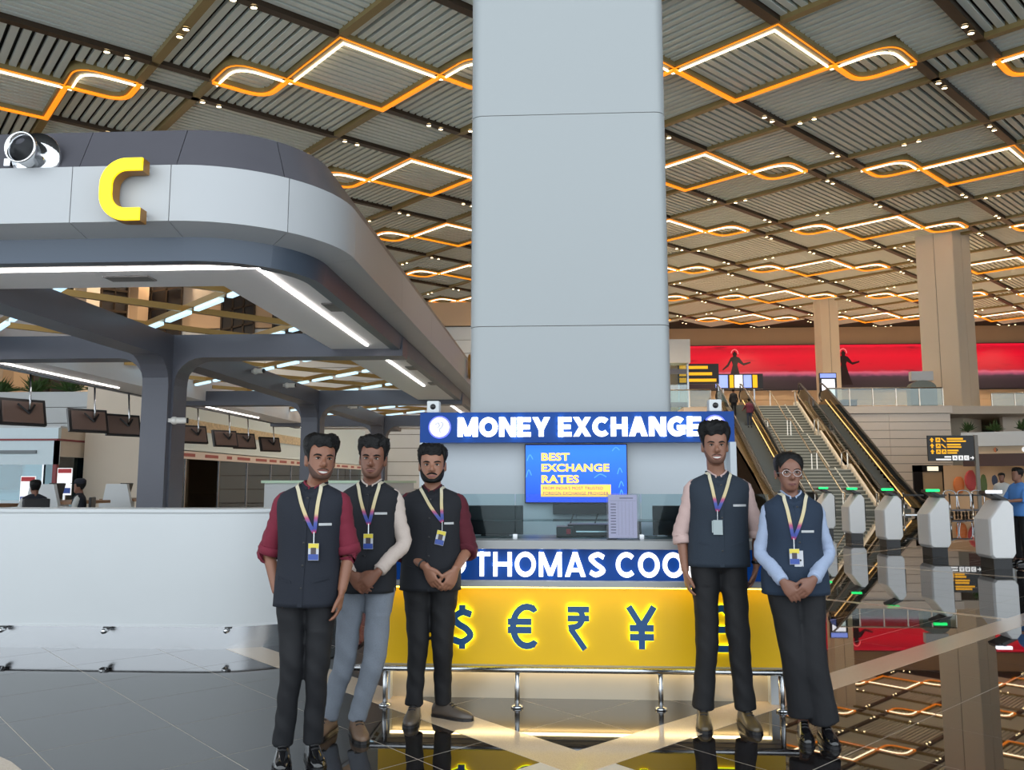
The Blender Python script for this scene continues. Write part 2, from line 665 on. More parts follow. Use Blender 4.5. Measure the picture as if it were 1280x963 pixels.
def slat_panel(w, h, cells, along_a, i0, j0):
    """slats of one ceiling panel (grid units w x h), bottom face at z = 0"""
    bm = new()
    pitch, wd = 0.235 / UL, 0.155 / UL
    mg = 0.10 / UL
    span = h if along_a else w
    cnt = int((span - 2 * mg) / pitch)
    for k in range(cnt):
        c = mg + (span - 2 * mg) * (k + 0.5) / cnt
        row = int(c)
        idx = sorted((ca if along_a else cb) for ca, cb in cells if (cb if along_a else ca) == row)
        s0, s1 = idx[0] + mg, idx[-1] + 1 - mg
        q = []
        for z in (0.0, 0.12):
            for (s, t) in ((s0, c - wd / 2), (s1, c - wd / 2), (s1, c + wd / 2), (s0, c + wd / 2)):
                i, j = (s, t) if along_a else (t, s)
                q.append(bm.verts.new((UL * (i - j), UL * KY * (i + j), z)))
        for f in ((0, 1, 2, 3), (0, 4, 5, 1), (2, 6, 7, 3), (1, 5, 6, 2), (3, 7, 4, 0)):
            bm.faces.new([q[x] for x in f])
    return mesh_of(bm, 'slat_panel', m_slat)

seen, panel_cache = set(), {}
for i in range(-30, 90):
    for j in range(-30, 90):
        if (i, j) in seen: continue
        x, y = gxy(i + 0.5, j + 0.5)
        if not in_view(x, y, 6): continue
        st = [(i, j)]; seen.add((i, j)); c = []
        while st:
            a, b = st.pop(); c.append((a, b))
            if len(c) > 12: break
            for na, nb, blk in ((a + 1, b, (a + 1, b) in Vs), (a - 1, b, (a, b) in Vs), (a, b + 1, (a, b + 1) in Hs), (a, b - 1, (a, b) in Hs)):
                if not blk and (na, nb) not in seen:
                    seen.add((na, nb)); st.append((na, nb))
        if len(c) > 9: continue
        a0 = min(p[0] for p in c); b0 = min(p[1] for p in c)
        w = max(p[0] for p in c) - a0 + 1; h = max(p[1] for p in c) - b0 + 1
        cells = tuple(sorted((p[0] - a0, p[1] - b0) for p in c))
        rect = w * h == len(c)
        if (w, h, cells) not in panel_cache:
            panel_cache[(w, h, cells)] = slat_panel(w, h, cells, rect, a0, b0)
        x, y = gxy(a0, b0)
        ym = y + UL * KY * (w + h) / 2
        if gxy(a0 + w, b0 + h)[1] > 103.4: continue
        s = slope(ym)
        put('slat_panel', panel_cache[(w, h, cells)], ceiling, (x, y, zc(ym) - math.tan(s) * (ym - y)), (s, 0, 0))

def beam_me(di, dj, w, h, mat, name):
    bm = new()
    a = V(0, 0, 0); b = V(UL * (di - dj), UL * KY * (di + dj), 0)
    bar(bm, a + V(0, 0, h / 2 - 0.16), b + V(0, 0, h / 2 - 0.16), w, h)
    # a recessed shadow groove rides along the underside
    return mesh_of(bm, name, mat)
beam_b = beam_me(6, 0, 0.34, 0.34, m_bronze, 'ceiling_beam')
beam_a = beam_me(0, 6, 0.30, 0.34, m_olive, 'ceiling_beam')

def place_on_ceiling(name, me, i, j, ym, parent=ceiling, dz=0.0):
    x, y = gxy(i, j)
    s = slope(ym)
    return put(name, me, parent, (x, y, zc(ym) - math.tan(s) * (ym - y) + dz), (s, 0, 0))

def P2(i, j):
    return (UL * (i - j), UL * KY * (i + j))
def rounded(path, k, r=0.42, n=6):
    """round corner k of a grid path"""
    A, B, Cc = path[k - 1], path[k], path[k + 1]
    d0 = (A[0] - B[0], A[1] - B[1]); d1 = (Cc[0] - B[0], Cc[1] - B[1])
    out = path[:k]
    for t in range(n + 1):
        t = t / n
        u = (1 - t) ** 2 * r; v = t * t * r
        out.append((B[0] + d0[0] * u + d1[0] * v, B[1] + d0[1] * u + d1[1] * v))
    return out + path[k + 1:]

G_NEAR = [[(0, 2), (0, 0), (2, 0)], rounded([(2, 0), (2, -1), (3, -1)], 1), rounded([(-1, 3), (-1, 2), (0, 2)], 1)]
G_FAR = [[(2, 0), (2, 2), (0, 2)], rounded([(2, 0), (3, 0), (3, -1)], 1), rounded([(-1, 3), (0, 3), (0, 2)], 1)]
def shift_in(path, k):
    """move a near path a little down-field so the strip sits on the inner lip"""
    return [(p[0] + k, p[1] + k) for p in path]
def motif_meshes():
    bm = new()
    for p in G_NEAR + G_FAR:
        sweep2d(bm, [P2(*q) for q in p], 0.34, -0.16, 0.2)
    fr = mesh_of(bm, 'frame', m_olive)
    leds = []
    for p in G_NEAR:
        bm = new()
        sweep2d(bm, [P2(q[0] + 0.10, q[1] + 0.10) for q in p], 0.05, -0.21, -0.155)
        leds.append(mesh_of(bm, 'led_strip', m_warmled))
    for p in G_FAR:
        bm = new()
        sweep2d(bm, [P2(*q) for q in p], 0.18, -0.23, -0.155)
        leds.append(mesh_of(bm, 'amber_channel_glow', m_amber))
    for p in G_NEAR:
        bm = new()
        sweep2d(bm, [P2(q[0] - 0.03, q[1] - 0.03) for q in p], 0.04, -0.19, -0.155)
        leds.append(mesh_of(bm, 'amber_channel_glow', m_amber))
    return fr, leds
MF, ML = motif_meshes()
ORD = ['first', 'second', 'third', 'fourth', 'fifth', 'sixth', 'seventh', 'eighth', 'ninth', 'tenth', 'eleventh', 'twelfth']
rows = {}
beams_done = 0
lamp_spots = []
for m, n, a0, b0 in motifs:
    x, y = gxy(a0 + 1, b0 + 1)
    if in_view(x, y, 7) and y < 101:
        rows.setdefault(n, []).append((x, y, a0, b0))
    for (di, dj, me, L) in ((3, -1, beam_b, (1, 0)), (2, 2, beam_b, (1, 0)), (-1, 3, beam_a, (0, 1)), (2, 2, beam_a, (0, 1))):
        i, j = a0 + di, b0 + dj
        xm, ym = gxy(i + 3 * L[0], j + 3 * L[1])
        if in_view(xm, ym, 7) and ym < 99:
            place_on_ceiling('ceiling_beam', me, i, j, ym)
        for t in ((1.3, 4.4) if L[0] else (3.5,)):
            xs_, ys_ = gxy(i + t * L[0], j + t * L[1])
            if in_view(xs_, ys_, 2) and ys_ < 101:
                lamp_spots.append((xs_, ys_, L))
row_names = ['the near row', 'the second row', 'the third row', 'the fourth row', 'the fifth row', 'the sixth row', 'the seventh row', 'the eighth row']
for r, n in enumerate(sorted(rows)):
    for k, (x, y, a0, b0) in enumerate(sorted(rows[n])):
        s = slope(y)
        t = thing('ceiling_light', 'amber and white LED diamond ceiling light with looped ends, %s, %s from left' % (row_names[min(r, 7)], ORD[min(k, 11)]), 'ceiling light',
                  (gxy(a0, b0)[0], gxy(a0, b0)[1], zc(y) - math.tan(s) * (y - gxy(a0, b0)[1])), 0, 'diamond LED lights in the ceiling')
        t.rotation_euler = (s, 0, 0)
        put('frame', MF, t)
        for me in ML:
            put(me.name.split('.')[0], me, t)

# twin downlights set in the beams
bmh = new(); rings(bmh, [[V(r * math.cos(2 * PI * k / 12), r * math.sin(2 * PI * k / 12), z) for k in range(12)] for r, z in ((0.10, 0.0), (0.12, 0.0), (0.12, 0.05), (0.10, 0.05))], False, closed=True)
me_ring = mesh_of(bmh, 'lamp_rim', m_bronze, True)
bml = new(); lathe(bml, [(0.0005, 0.0), (0.095, 0.004), (0.095, 0.03)], 12)
me_lens = mesh_of(bml, 'lamp_lens', m_lamp)
for k, (x, y, L) in enumerate(lamp_spots):
    s = slope(y)
    t = thing('twin_downlight', 'pair of small round downlights set into a ceiling beam', 'downlight', (x, y, zc(y) - 0.22), 0, 'paired downlights in the ceiling beams')
    t.rotation_euler = (s, 0, 0)
    dx, dy = P2(*L)
    q = math.hypot(dx, dy)
    for sgn in (-1, 1):
        c = (dx / q * 0.34 * sgn, dy / q * 0.34 * sgn, 0)
        put('lamp_rim', me_ring, t, c)
        put('lamp_lens', me_lens, t, c)
    if y > 30 and k % 3 == 0:
        ld = bpy.data.lights.new('downlight_beam', 'SPOT')
        ld.energy = 1300
        ld.color = (1.0, 0.80, 0.58)
        ld.spot_size = math.radians(120)
        ld.spot_blend = 0.6
        ld.shadow_soft_size = 0.1
        lo = bpy.data.objects.new('downlight_beam', ld)
        COL.objects.link(lo)
        lo.parent = t
        lo.location = (0, 0, -0.08)
# ================================================================== WALLS, COLUMNS, UPPER LEVEL
def box_obj(name, x0, x1, y0, y1, z0, z1, mat, parent=None, bevel=0.0):
    bm = new()
    bx(bm, x0, x1, y0, y1, z0, z1)
    return obj(name, bm, mat, parent, bevel=bevel)

m_gap = M('joint_backing', (92, 84, 76), 0.7)  # darker backing seen in the gaps between cladding panels
wall_far = struct(box_obj('wall_far', -60, 75, 104, 105, 0, 22, m_tan))
for k in range(5):
    z = 6.4 + 1.28 * k
    box_obj('cladding_panel', -1, 75, 103.93, 104, z + 0.03, z + 1.25, m_beige, wall_far)
wall_right = struct(box_obj('wall_right', 74, 75, 10, 104, 0, 22, m_tan))

# wall of long pale panels behind the check-in hall
wall_back = struct(box_obj('wall_back', -60, -3.0, 58.1, 58.6, 0, 14.2, m_gap))
for k in range(13):
    for q in range(5):
        x1 = -3.0 - 9.0 * q
        box_obj('cladding_panel', x1 - 8.97, x1, 58.0, 58.1, k * 0.957 + 0.02, (k + 1) * 0.957 - 0.02, m_white if k < 13 else m_beige, wall_back)
for q in range(3):
    box_obj('cornice_panel', -3.0 - 15 * q - 14.97, -3.0 - 15 * q, 57.9, 58.1, 12.5, 14.2, m_tan, wall_back)
for q in range(5):
    box_obj('upper_panel', -60 + 9.4 * q + 0.02, -60 + 9.4 * (q + 1) - 0.02, 57.95, 58.5, 14.25, 18.7, m_cream, wall_back)
for k, (x0, x1) in enumerate(((-30.6, -27.2), (-24.2, -21.8), (-20.4, -18.3))):
    w = struct(box_obj('window_%d' % (k + 11), x0, x1, 57.8, 57.9, 10.6, 17.2, M('dark_louvre', (38, 34, 34), 0.5)))
    for q in range(4):
        xx_ = x0 + (x1 - x0) * q / 3
        box_obj('mullion', xx_ - 0.06, xx_ + 0.06, 57.68, 57.8, 10.6, 17.2, m_bronze, w)
    for q in range(5):
        bm = new(); bar(bm, (x0, 57.72, 11.0 + 1.35 * q), (x1, 57.72, 11.5 + 1.35 * q), 0.08, 0.14); obj('brace', bm, m_bronze, w)
# tall cream wall on the left with dark louvred openings and pilasters
wall_left = struct(box_obj('wall_left', -31, -30, 24, 58, 0, 18.5, m_cream))
m_louvre = M('dark_louvre', (38, 34, 34), 0.5)
for k, yy in enumerate((27.5, 34.0, 40.5, 47.0, 53.5)):
    w = struct(box_obj('window_%d' % (k + 1), -30.02, -29.9, yy - 1.6, yy + 1.6, 5.0, 15.0, m_louvre))
    for q in range(3):
        box_obj('mullion', -29.9, -29.78, yy - 1.6 + 1.6 * q - 0.06, yy - 1.6 + 1.6 * q + 0.06, 5.0, 15.0, m_bronze, w)
    for q in range(7):
        bm = new()
        bar(bm, (-29.82, yy - 1.6, 5.4 + 1.45 * q), (-29.82, yy + 1.6, 5.9 + 1.45 * q), 0.08, 0.16)
        obj('brace', bm, m_bronze, w)
for k, yy in enumerate((24.6, 30.8, 37.2, 43.8, 50.2, 56.5)):
    box_obj('pilaster', -29.99, -29.4, yy - 0.75, yy + 0.75, 0, 18.5, m_tan if k % 2 else m_cream, wall_left)

# the big pale grey column behind the kiosk, clad in tall panels with open joints
def rounded_rect(x0, x1, y0, y1, r, n=6):
    out = []
    for cx, cy, t0 in ((x1 - r, y0 + r, -PI / 2), (x1 - r, y1 - r, 0), (x0 + r, y1 - r, PI / 2), (x0 + r, y0 + r, PI)):
        for k in range(n + 1):
            t = t0 + PI / 2 * k / n
            out.append((cx + r * math.cos(t), cy + r * math.sin(t)))
    return out
col1 = thing('column', 'massive pale grey clad column rising behind the exchange kiosk', 'column', (0.105, 8.32, 0))
col1['kind'] = 'structure'
bm = new(); prism(bm, rounded_rect(-0.895, 0.895, -0.895, 0.895, 0.10), 0, 16.2)
obj('core', bm, m_gap, col1)
m_colpanel = M('column_cladding', (178, 184, 186), 0.32, var=0.02, scale=0.8)
for z0, z1 in ((0, 2.86), (2.866, 4.86), (4.866, 6.86), (6.866, 8.86), (8.866, 10.86), (10.866, 16.2)):
    bm = new(); prism(bm, rounded_rect(-0.905, 0.905, -0.905, 0.905, 0.11), z0, z1)
    auto_smooth(obj('cladding_panel', bm, m_colpanel, col1))

# the diagonal-set cream column by the upper level
def diag_column(name, label, x, y, side, z0, z1, mat, rot=PI / 4):
    c = thing(name, label, 'column', (x, y, 0), rot)
    c['kind'] = 'structure'
    h = side / 2
    bm = new(); bx(bm, -h + 0.02, h - 0.02, -h + 0.02, h - 0.02, z0, z1); obj('core', bm, m_gap, c)
    for k, (dx, dy) in enumerate(((0, -1), (1, 0), (0, 1), (-1, 0))):
        for q in range(2):
            bm = new()
            s0, s1 = (-h, -0.02) if q == 0 else (0.02, h)
            if dy: bx(bm, s0, s1, dy * h - 0.03, dy * h + 0.03, z0, z1)
            else: bx(bm, dx * h - 0.03, dx * h + 0.03, s0, s1, z0, z1)
            obj('cladding_panel', bm, mat, c)
    return c
m_col2 = M('cream_column', (228, 214, 192), 0.35, var=0.03, scale=0.5)
diag_column('column', 'tall cream column set diagonally beside the wayfinding sign', 27.0, 58.5, 2.5, 0, 18.7, m_col2, math.radians(40))
diag_column('column', 'slimmer cream column standing in front of the red screen', 27.1, 84.5, 1.75, 6.2, 19.9, m_col2, math.radians(4))

# upper level: slab, panelled front wall
upper = struct(box_obj('floor_upper', 8.0, 60, 53.4, 103.9, 5.7, 6.2, m_cream))
wall_mezz = struct(box_obj('wall_mezzanine', 16.9, 24.4, 53.3, 53.5, 0, 6.0, m_gap))
m_mezz = M('pale_stone_cladding', (232, 219, 205), 0.45, var=0.05, scale=0.7)
for k in range(11):
    for q in range(2):
        box_obj('cladding_panel', 16.9 + 3.75 * q + 0.01, 16.9 + 3.75 * (q + 1) - 0.01, 53.2, 53.3, 0.52 * k + 0.015, 0.52 * (k + 1) - 0.015, m_mezz, wall_mezz)
box_obj('coping', 16.6, 24.5, 53.1, 53.5, 5.74, 6.2, m_mezz, wall_mezz)
wall_mezz2 = struct(box_obj('wall_under_upper_level', -1.0, 9.9, 57.0, 57.4, 0, 6.2, m_cream))
wall_mezz3 = struct(box_obj('wall_under_right', 29, 60, 56, 56.4, 0, 6.2, m_cream))
# dark doorway under the upper level, with a small sign
door = struct(thing('door_1', None, None, (0, 0, 0)))
box_obj('door_frame', 21.9, 22.45, 53.05, 53.2, 0, 2.5, m_black, door)
box_obj('door_frame', 23.65, 24.2, 53.05, 53.2, 0, 2.5, m_black, door)
box_obj('door_head', 21.9, 24.2, 53.05, 53.2, 2.1, 2.5, m_black, door)
box_obj('door_leaf', 22.45, 23.65, 53.1, 53.2, 0, 2.1, m_beige, door)
box_obj('door_sign', 22.75, 23.4, 53.0, 53.05, 2.15, 2.42, M('lit_sign', (240, 235, 215), 0.4, emit=(240, 232, 205), es=0.8), door)

# glass balustrade along the upper level
m_rail = M('satin_handrail', (200, 190, 175), 0.25, 0.9)
m_pane = glass_mat('balustrade_glass', (215, 225, 220), 0.06)
def balustrade(label, x0, x1, n, y, z0, h=1.15):
    t = thing('glass_balustrade', label, 'balustrade', (x0, y, z0))
    w = (x1 - x0) / n
    for k in range(n):
        box_obj('pane', w * k + 0.05, w * (k + 1) - 0.05, -0.01, 0.01, 0.08, h, m_pane, t)
    for k in range(n + 1):
        box_obj('post', w * k - 0.03, w * k + 0.03, -0.03, 0.03, 0, h, m_rail, t)
    bm = new(); tube(bm, [(0, 0, h + 0.03), (x1 - x0, 0, h + 0.03)], 0.045, 8)
    obj('handrail', bm, m_rail, t, True)
    return t
balustrade('glass balustrade on the upper level between the escalator and the cream column', 17.0, 24.2, 5, 53.6, 6.2)
balustrade('glass balustrade on the upper level right of the tall cream column', 28.9, 36.4, 5, 57.0, 6.2)
balustrade('glass balustrade on the upper level left of the escalators', 3.0, 9.8, 5, 54.0, 6.2)

# long LED wall screen showing a red sky over a dark shore
def screen_material():
    m = bpy.data.materials.new('red_sky_picture')
    m.use_nodes = True
    nt = m.node_tree
    b = nt.nodes['Principled BSDF']
    b.inputs['Base Color'].default_value = (0.01, 0.01, 0.01, 1)
    b.inputs['Roughness'].default_value = 0.5
    tc = nt.nodes.new('ShaderNodeTexCoord')
    mp = nt.nodes.new('ShaderNodeMapping'); mp.inputs['Scale'].default_value = (9, 1, 1.6)
    nz = nt.nodes.new('ShaderNodeTexNoise'); nz.inputs['Scale'].default_value = 5; nz.inputs['Detail'].default_value = 8
    nt.links.new(tc.outputs['Generated'], mp.inputs[0]); nt.links.new(mp.outputs[0], nz.inputs['Vector'])
    sp = nt.nodes.new('ShaderNodeSeparateXYZ'); nt.links.new(tc.outputs['Generated'], sp.inputs[0])
    ad = nt.nodes.new('ShaderNodeMath'); ad.operation = 'MULTIPLY_ADD'; ad.inputs[1].default_value = 0.09; nt.links.new(nz.outputs['Fac'], ad.inputs[0]); nt.links.new(sp.outputs['Z'], ad.inputs[2])
    cr = nt.nodes.new('ShaderNodeValToRGB')
    E = cr.color_ramp.elements
    st = [(0.0, (38, 26, 30)), (0.24, (52, 34, 40)), (0.33, (74, 44, 56)), (0.37, (150, 70, 96)), (0.42, (214, 92, 112)), (0.455, (188, 26, 48)), (0.50, (200, 10, 36)), (0.8, (226, 0, 38)), (0.97, (196, 4, 34)), (1.0, (228, 10, 46))]
    while len(E) < len(st): E.new(0.5)
    for k, (p, c) in enumerate(st):
        E[k].position = p; E[k].color = rgb(*c)
    nt.links.new(ad.outputs[0], cr.inputs[0])
    # dark streaks of cloud
    mp2 = nt.nodes.new('ShaderNodeMapping'); mp2.inputs['Scale'].default_value = (7, 1, 6)
    n2 = nt.nodes.new('ShaderNodeTexNoise'); n2.inputs['Scale'].default_value = 2.2; n2.inputs['Detail'].default_value = 4
    nt.links.new(tc.outputs['Generated'], mp2.inputs[0]); nt.links.new(mp2.outputs[0], n2.inputs['Vector'])
    c2 = nt.nodes.new('ShaderNodeValToRGB')
    c2.color_ramp.elements[0].position = 0.60; c2.color_ramp.elements[0].color = (1, 1, 1, 1)
    c2.color_ramp.elements[1].position = 0.74; c2.color_ramp.elements[1].color = (0.45, 0.4, 0.45, 1)
    nt.links.new(n2.outputs['Fac'], c2.inputs[0])
    mx = nt.nodes.new('ShaderNodeMix'); mx.data_type = 'RGBA'; mx.blend_type = 'MULTIPLY'; mx.inputs[0].default_value = 1
    nt.links.new(cr.outputs[0], mx.inputs[6]); nt.links.new(c2.outputs[0], mx.inputs[7])
    nt.links.new(mx.outputs[2], b.inputs['Emission Color'])
    b.inputs['Emission Strength'].default_value = 0.6
    return m
scr = thing('video_wall', 'very long LED video wall showing a red sky above a dark shore', 'screen', (37.5, 103.6, 0))
box_obj('display', -22.5, 30, -0.05, 0.0, 12.8, 18.3, screen_material(), scr)
box_obj('casing', -22.6, 30.1, 0.0, 0.3, 12.7, 18.4, m_black, scr)
m_sil = M('dark_figure_picture', (20, 10, 14), 0.6, emit=(26, 10, 14), es=0.5)
m_halo = M('bright_rim_picture', (230, 120, 120), 0.6, emit=(255, 130, 130), es=0.8)
def dancer(cx, fl):
    """flat picture of a figure in a long skirt with arms held out"""
    P = [(-1.1, 13.3), (-.55, 14.9), (-.28, 15.9), (-.42, 16.4), (-.8, 15.7), (-1.5, 15.2), (-1.55, 15.35), (-.95, 15.95), (-.5, 16.8), (-.2, 16.95),
         (-.28, 17.3), (0, 17.65), (.28, 17.3), (.2, 16.95), (.55, 16.8), (1.05, 16.1), (1.9, 16.3), (1.92, 16.1), (1.05, 15.8), (.4, 16.2), (.28, 15.9), (.5, 14.9), (1.0, 13.3)]
    bm = new(); prism(bm, [(cx + fl * p[0], p[1]) for p in P], -0.07, -0.055, lambda u, v, w: V(u, w, v))
    obj('figure_picture', bm, m_sil, scr)
    bm = new()
    arc = [(cx + fl * (0.42 * math.cos(t)), 17.3 + 0.52 * math.sin(t)) for t in [PI * k / 8 - 0.1 for k in range(9)]]
    sweep2d(bm, arc, 0.09, -0.07, -0.055, lambda u, v, w: V(u, w, v))
    obj('figure_outline', bm, m_halo, scr)
dancer(-15.6, 1)
dancer(-2.4, 1)

# signs on the upper level
m_signblack = M('sign_black', (20, 19, 20), 0.4)
m_signyellow = M('sign_yellow', (240, 176, 20), 0.5, emit=(240, 170, 15), es=0.55)
m_signwhite = M('sign_white', (240, 240, 240), 0.5, emit=(240, 240, 240), es=0.5)
m_scrblue = M('display_blue', (120, 140, 220), 0.5, emit=(130, 150, 235), es=0.9)
m_scrwhite = M('display_white', (235, 240, 250), 0.5, emit=(235, 240, 250), es=1.0)
t = thing('direction_sign', 'black and yellow direction sign on posts, upper level by the kiosk', 'sign', (10.4, 62, 6.2))
box_obj('board', -1.5, 1.5, -0.05, 0.05, 2.5, 4.0, m_signblack, t)
for k in range(3):
    box_obj('arrow_panel', -1.4, -0.9, -0.07, -0.05, 2.6 + 0.48 * k, 2.95 + 0.48 * k, m_signyellow, t)
    box_obj('text_panel', -0.75, 1.3 - 0.3 * k, -0.07, -0.05, 2.66 + 0.48 * k, 2.88 + 0.48 * k, m_signyellow, t)
for s in (-1.45, 1.45): box_obj('post', s - 0.05, s + 0.05, 0.05, 0.12, 0, 4.0, m_steel, t)
t = thing('flight_display', 'row of blue and white flight information displays above the escalator', 'display', (14.2, 66, 6.2))
box_obj('casing', -1.9, 1.9, 0, 0.2, 2.55, 3.75, m_black, t)
for k, (x0, x1, mt) in enumerate(((-1.8, -0.85, m_scrblue), (-0.7, -0.4, m_signyellow), (-0.3, 0.3, m_scrwhite), (0.4, 1.0, m_scrblue), (1.1, 1.45, m_signyellow))):
    box_obj('screen', x0, x1, -0.02, 0, 2.65, 3.65, mt, t)
for s in (-1.2, 1.2): box_obj('post', s - 0.05, s + 0.05, 0.05, 0.15, 0, 2.6, m_steel, t)
t = thing('information_kiosk', 'bright white information screen on the upper level beside the cream column', 'display', (19.2, 60, 6.2))
box_obj('casing', -0.6, 0.6, 0, 0.15, 1.0, 3.0, m_black, t)
box_obj('screen', -0.45, 0.45, -0.02, 0, 1.15, 2.55, m_scrwhite, t)
box_obj('header', -0.55, 0.55, -0.02, 0, 2.65, 2.95, m_scrblue, t)
box_obj('stand', -0.15, 0.15, 0, 0.1, 0, 1.0, m_steel, t)
t = thing('round_topped_kiosk', 'grey round-topped cabinet behind the glass balustrade, upper level', 'kiosk', (23.9, 55.6, 6.2))
bm = new()
prism(bm, [(-0.85, 0), (0.85, 0), (0.85, 1.4)] + [(0.85 * math.cos(PI * k / 10), 1.4 + 0.5 * math.sin(PI * k / 10)) for k in range(1, 10)] + [(-0.85, 1.4)], 0, 0.6, lambda u, v, w: V(u, w, v))
obj('body', bm, M('grey_green_metal', (120, 128, 120), 0.4), t)
box_obj('top_box', -0.7, 0.7, 0.05, 0.5, 1.9, 2.5, m_grey_panel, t)
t = thing('baggage_scanner', 'low dark counter box on the upper level next to the escalator top', 'counter', (19.0, 55.2, 6.2))
box_obj('body', -0.45, 0.45, 0, 0.5, 0, 0.55, m_black, t)
box_obj('top', -0.5, 0.5, -0.05, 0.55, 0.55, 0.62, m_dark, t)
# glazed lift shaft beside the column
t = thing('lift_shaft', 'glazed lift shaft with white head beside the grey column', 'lift', (8.5, 60, 0))
for dx in (-0.85, 0.75): box_obj('mullion', dx, dx + 0.12, -0.1, 0.05, 0, 11.0, m_steel, t)
box_obj('pane', -0.75, 0.75, -0.02, 0.0, 0, 10.0, m_glass, t)
box_obj('head', -1.0, 1.0, -0.2, 1.4, 10.0, 11.7, m_white, t)
for k in range(4): box_obj('landing_band', -0.85, 0.87, -0.06, 0.1, 2.0 + 2.4 * k, 2.35 + 2.4 * k, m_dark, t)

# ================================================================== ESCALATORS AND STAIR
m_brass = M('brass_cladding', (140, 122, 88), 0.25, 0.8, var=0.1, scale=3)
m_step = M('escalator_step', (96, 100, 98), 0.45, 0.5, bump=0.2, scale=60)
m_skirt = M('dark_skirt', (70, 68, 64), 0.35, 0.5)
m_riser = M('stair_tread', (104, 108, 100), 0.5, var=0.1)
Y0E, Y1E, ZE = 40.5, 52.3, 6.2
def ez(y):
    return max(0.0, min(ZE, (y - Y0E) / (Y1E - Y0E) * ZE))
def escalator(label, x0, x1):
    t = thing('escalator', label, 'escalator', (0, 0, 0))
    n = 30
    for k in range(n):
        ya, yb = Y0E + (Y1E - Y0E) * k / n, Y0E + (Y1E - Y0E) * (k + 1) / n
        box_obj('step', x0 + 0.28, x1 - 0.28, ya, yb + 0.1, ez(ya) - 0.25, ez(yb), m_step, t)
    box_obj('landing_plate', x0 + 0.1, x1 - 0.1, Y0E - 2.0, Y0E, 0, 0.03, m_steel, t)
    for xs, s in ((x0 + 0.14, 1), (x1 - 0.14, -1)):
        prof = [(Y0E - 1.6, 0.0), (Y0E, 0.0), (Y1E, ZE), (Y1E + 1.2, ZE)]
        bm = new()
        poly = [(Y0E - 1.6, 0.0), (Y1E + 0.4, ZE - 0.6), (Y1E + 1.3, ZE - 0.6), (Y1E + 1.3, ZE + 0.28), (Y1E, ZE + 0.28), (Y0E, 0.28), (Y0E - 1.6, 0.28)]
        prism(bm, poly, xs - 0.14, xs + 0.14, lambda u, v, w: V(w, u, v))
        obj('skirt', bm, m_brass, t)
        bm = new()
        poly = [(Y0E - 1.6, 0.28), (Y0E, 0.28), (Y1E, ZE + 0.28), (Y1E + 1.3, ZE + 0.28), (Y1E + 1.3, ZE + 1.0), (Y1E, ZE + 1.0), (Y0E, 1.0), (Y0E - 1.6, 1.0)]
        prism(bm, poly, xs - 0.008, xs + 0.008, lambda u, v, w: V(w, u, v))
        obj('glass_balustrade', bm, m_pane, t)
        bm = new()
        tube(bm, catmull([(xs, Y0E - 1.5, 0.35), (xs, Y0E - 2.0, 0.7), (xs, Y0E - 1.5, 1.02), (xs, Y0E, 1.03), (xs, Y1E, ZE + 1.03), (xs, Y1E + 1.2, ZE + 1.03), (xs, Y1E + 1.6, ZE + 0.7), (xs, Y1E + 1.2, ZE + 0.35)], 5), 0.055, 8)
        obj('handrail', bm, m_black, t, True)
        bm = new()
        bar(bm, (xs + s * 0.15, Y0E, 0.33), (xs + s * 0.15, Y1E, ZE + 0.33), 0.03, 0.05)
        obj('skirt_light', bm, M('escalator_strip_light', (255, 214, 140), 0.4, emit=(255, 205, 130), es=0.55), t)
    return t
escalator('escalator carrying two people up, next to the kiosk sign', 10.0, 11.75)
escalator('empty escalator on the far side of the central stair', 15.15, 16.8)

st = thing('staircase', 'wide central staircase with landings between the two escalators', 'staircase', (0, 0, 0))
m_nosing = M('pale_nosing', (190, 192, 184), 0.4)
flights = [(40.2, 0.0, 12), (44.8, 2.0, 12), (49.2, 4.1, 12)]
rail_pts = []
for yf, zf, n in flights:
    for k in range(n):
        ya = yf + 0.31 * k; z = zf + (k + 1) * 0.175
        bm = new(); bx(bm, 12.0, 14.9, ya, ya + 0.36, max(0, z - 0.3), z); tr_ = obj('tread', bm, m_riser, st)
        bm = new(); bx(bm, 12.0, 14.9, ya - 0.02, ya + 0.05, z - 0.03, z + 0.012); obj('nosing', bm, m_nosing, tr_)
    rail_pts += [(yf, zf), (yf + 0.31 * n, zf + n * 0.175)]
for yf, zf, n in flights[:2]:
    box_obj('landing', 12.0, 14.9, yf + 0.31 * n, yf + 0.31 * n + 1.1, zf + n * 0.175 - 0.2, zf + n * 0.175, m_riser, st)
box_obj('landing', 12.0, 14.9, 52.9, 53.6, 5.95, 6.2, m_riser, st)
m_string = M('white_stringer', (216, 210, 198), 0.4)
for xs in (11.9, 14.98):
    bm = new()
    poly = [(rail_pts[0][0] - 0.3, 0)] + [(y, z + 0.3) for y, z in rail_pts] + [(53.6, 6.5), (53.6, 5.6)] + [(y + 0.4, max(0, z - 0.45)) for y, z in reversed(rail_pts)]
    prism(bm, poly, xs - 0.06, xs + 0.06, lambda u, v, w: V(w, u, v))
    obj('stringer', bm, m_string, st)
for xs in (12.0, 13.3, 14.85):
    bm = new()
    tube(bm, [(xs, rail_pts[0][0] - 0.3, 0.05), (xs, rail_pts[0][0] - 0.3, 0.95)] + [(xs, y, z + 0.98) for y, z in rail_pts] + [(xs, 53.5, 7.2)], 0.04, 8)
    obj('handrail', bm, m_rail, st, True)
    for y, z in rail_pts:
        box_obj('baluster', xs - 0.025, xs + 0.025, y - 0.025, y + 0.025, z, z + 0.96, m_rail, st)
for q in range(3):
    bm = new()
    yf, zf, n = flights[q]
    bar(bm, (14.2, yf, zf + 0.25), (14.2, yf + 0.31 * n, zf + n * 0.175 + 0.1), 0.05, 0.05)
    obj('tactile_strip', bm, m_nosing, st)

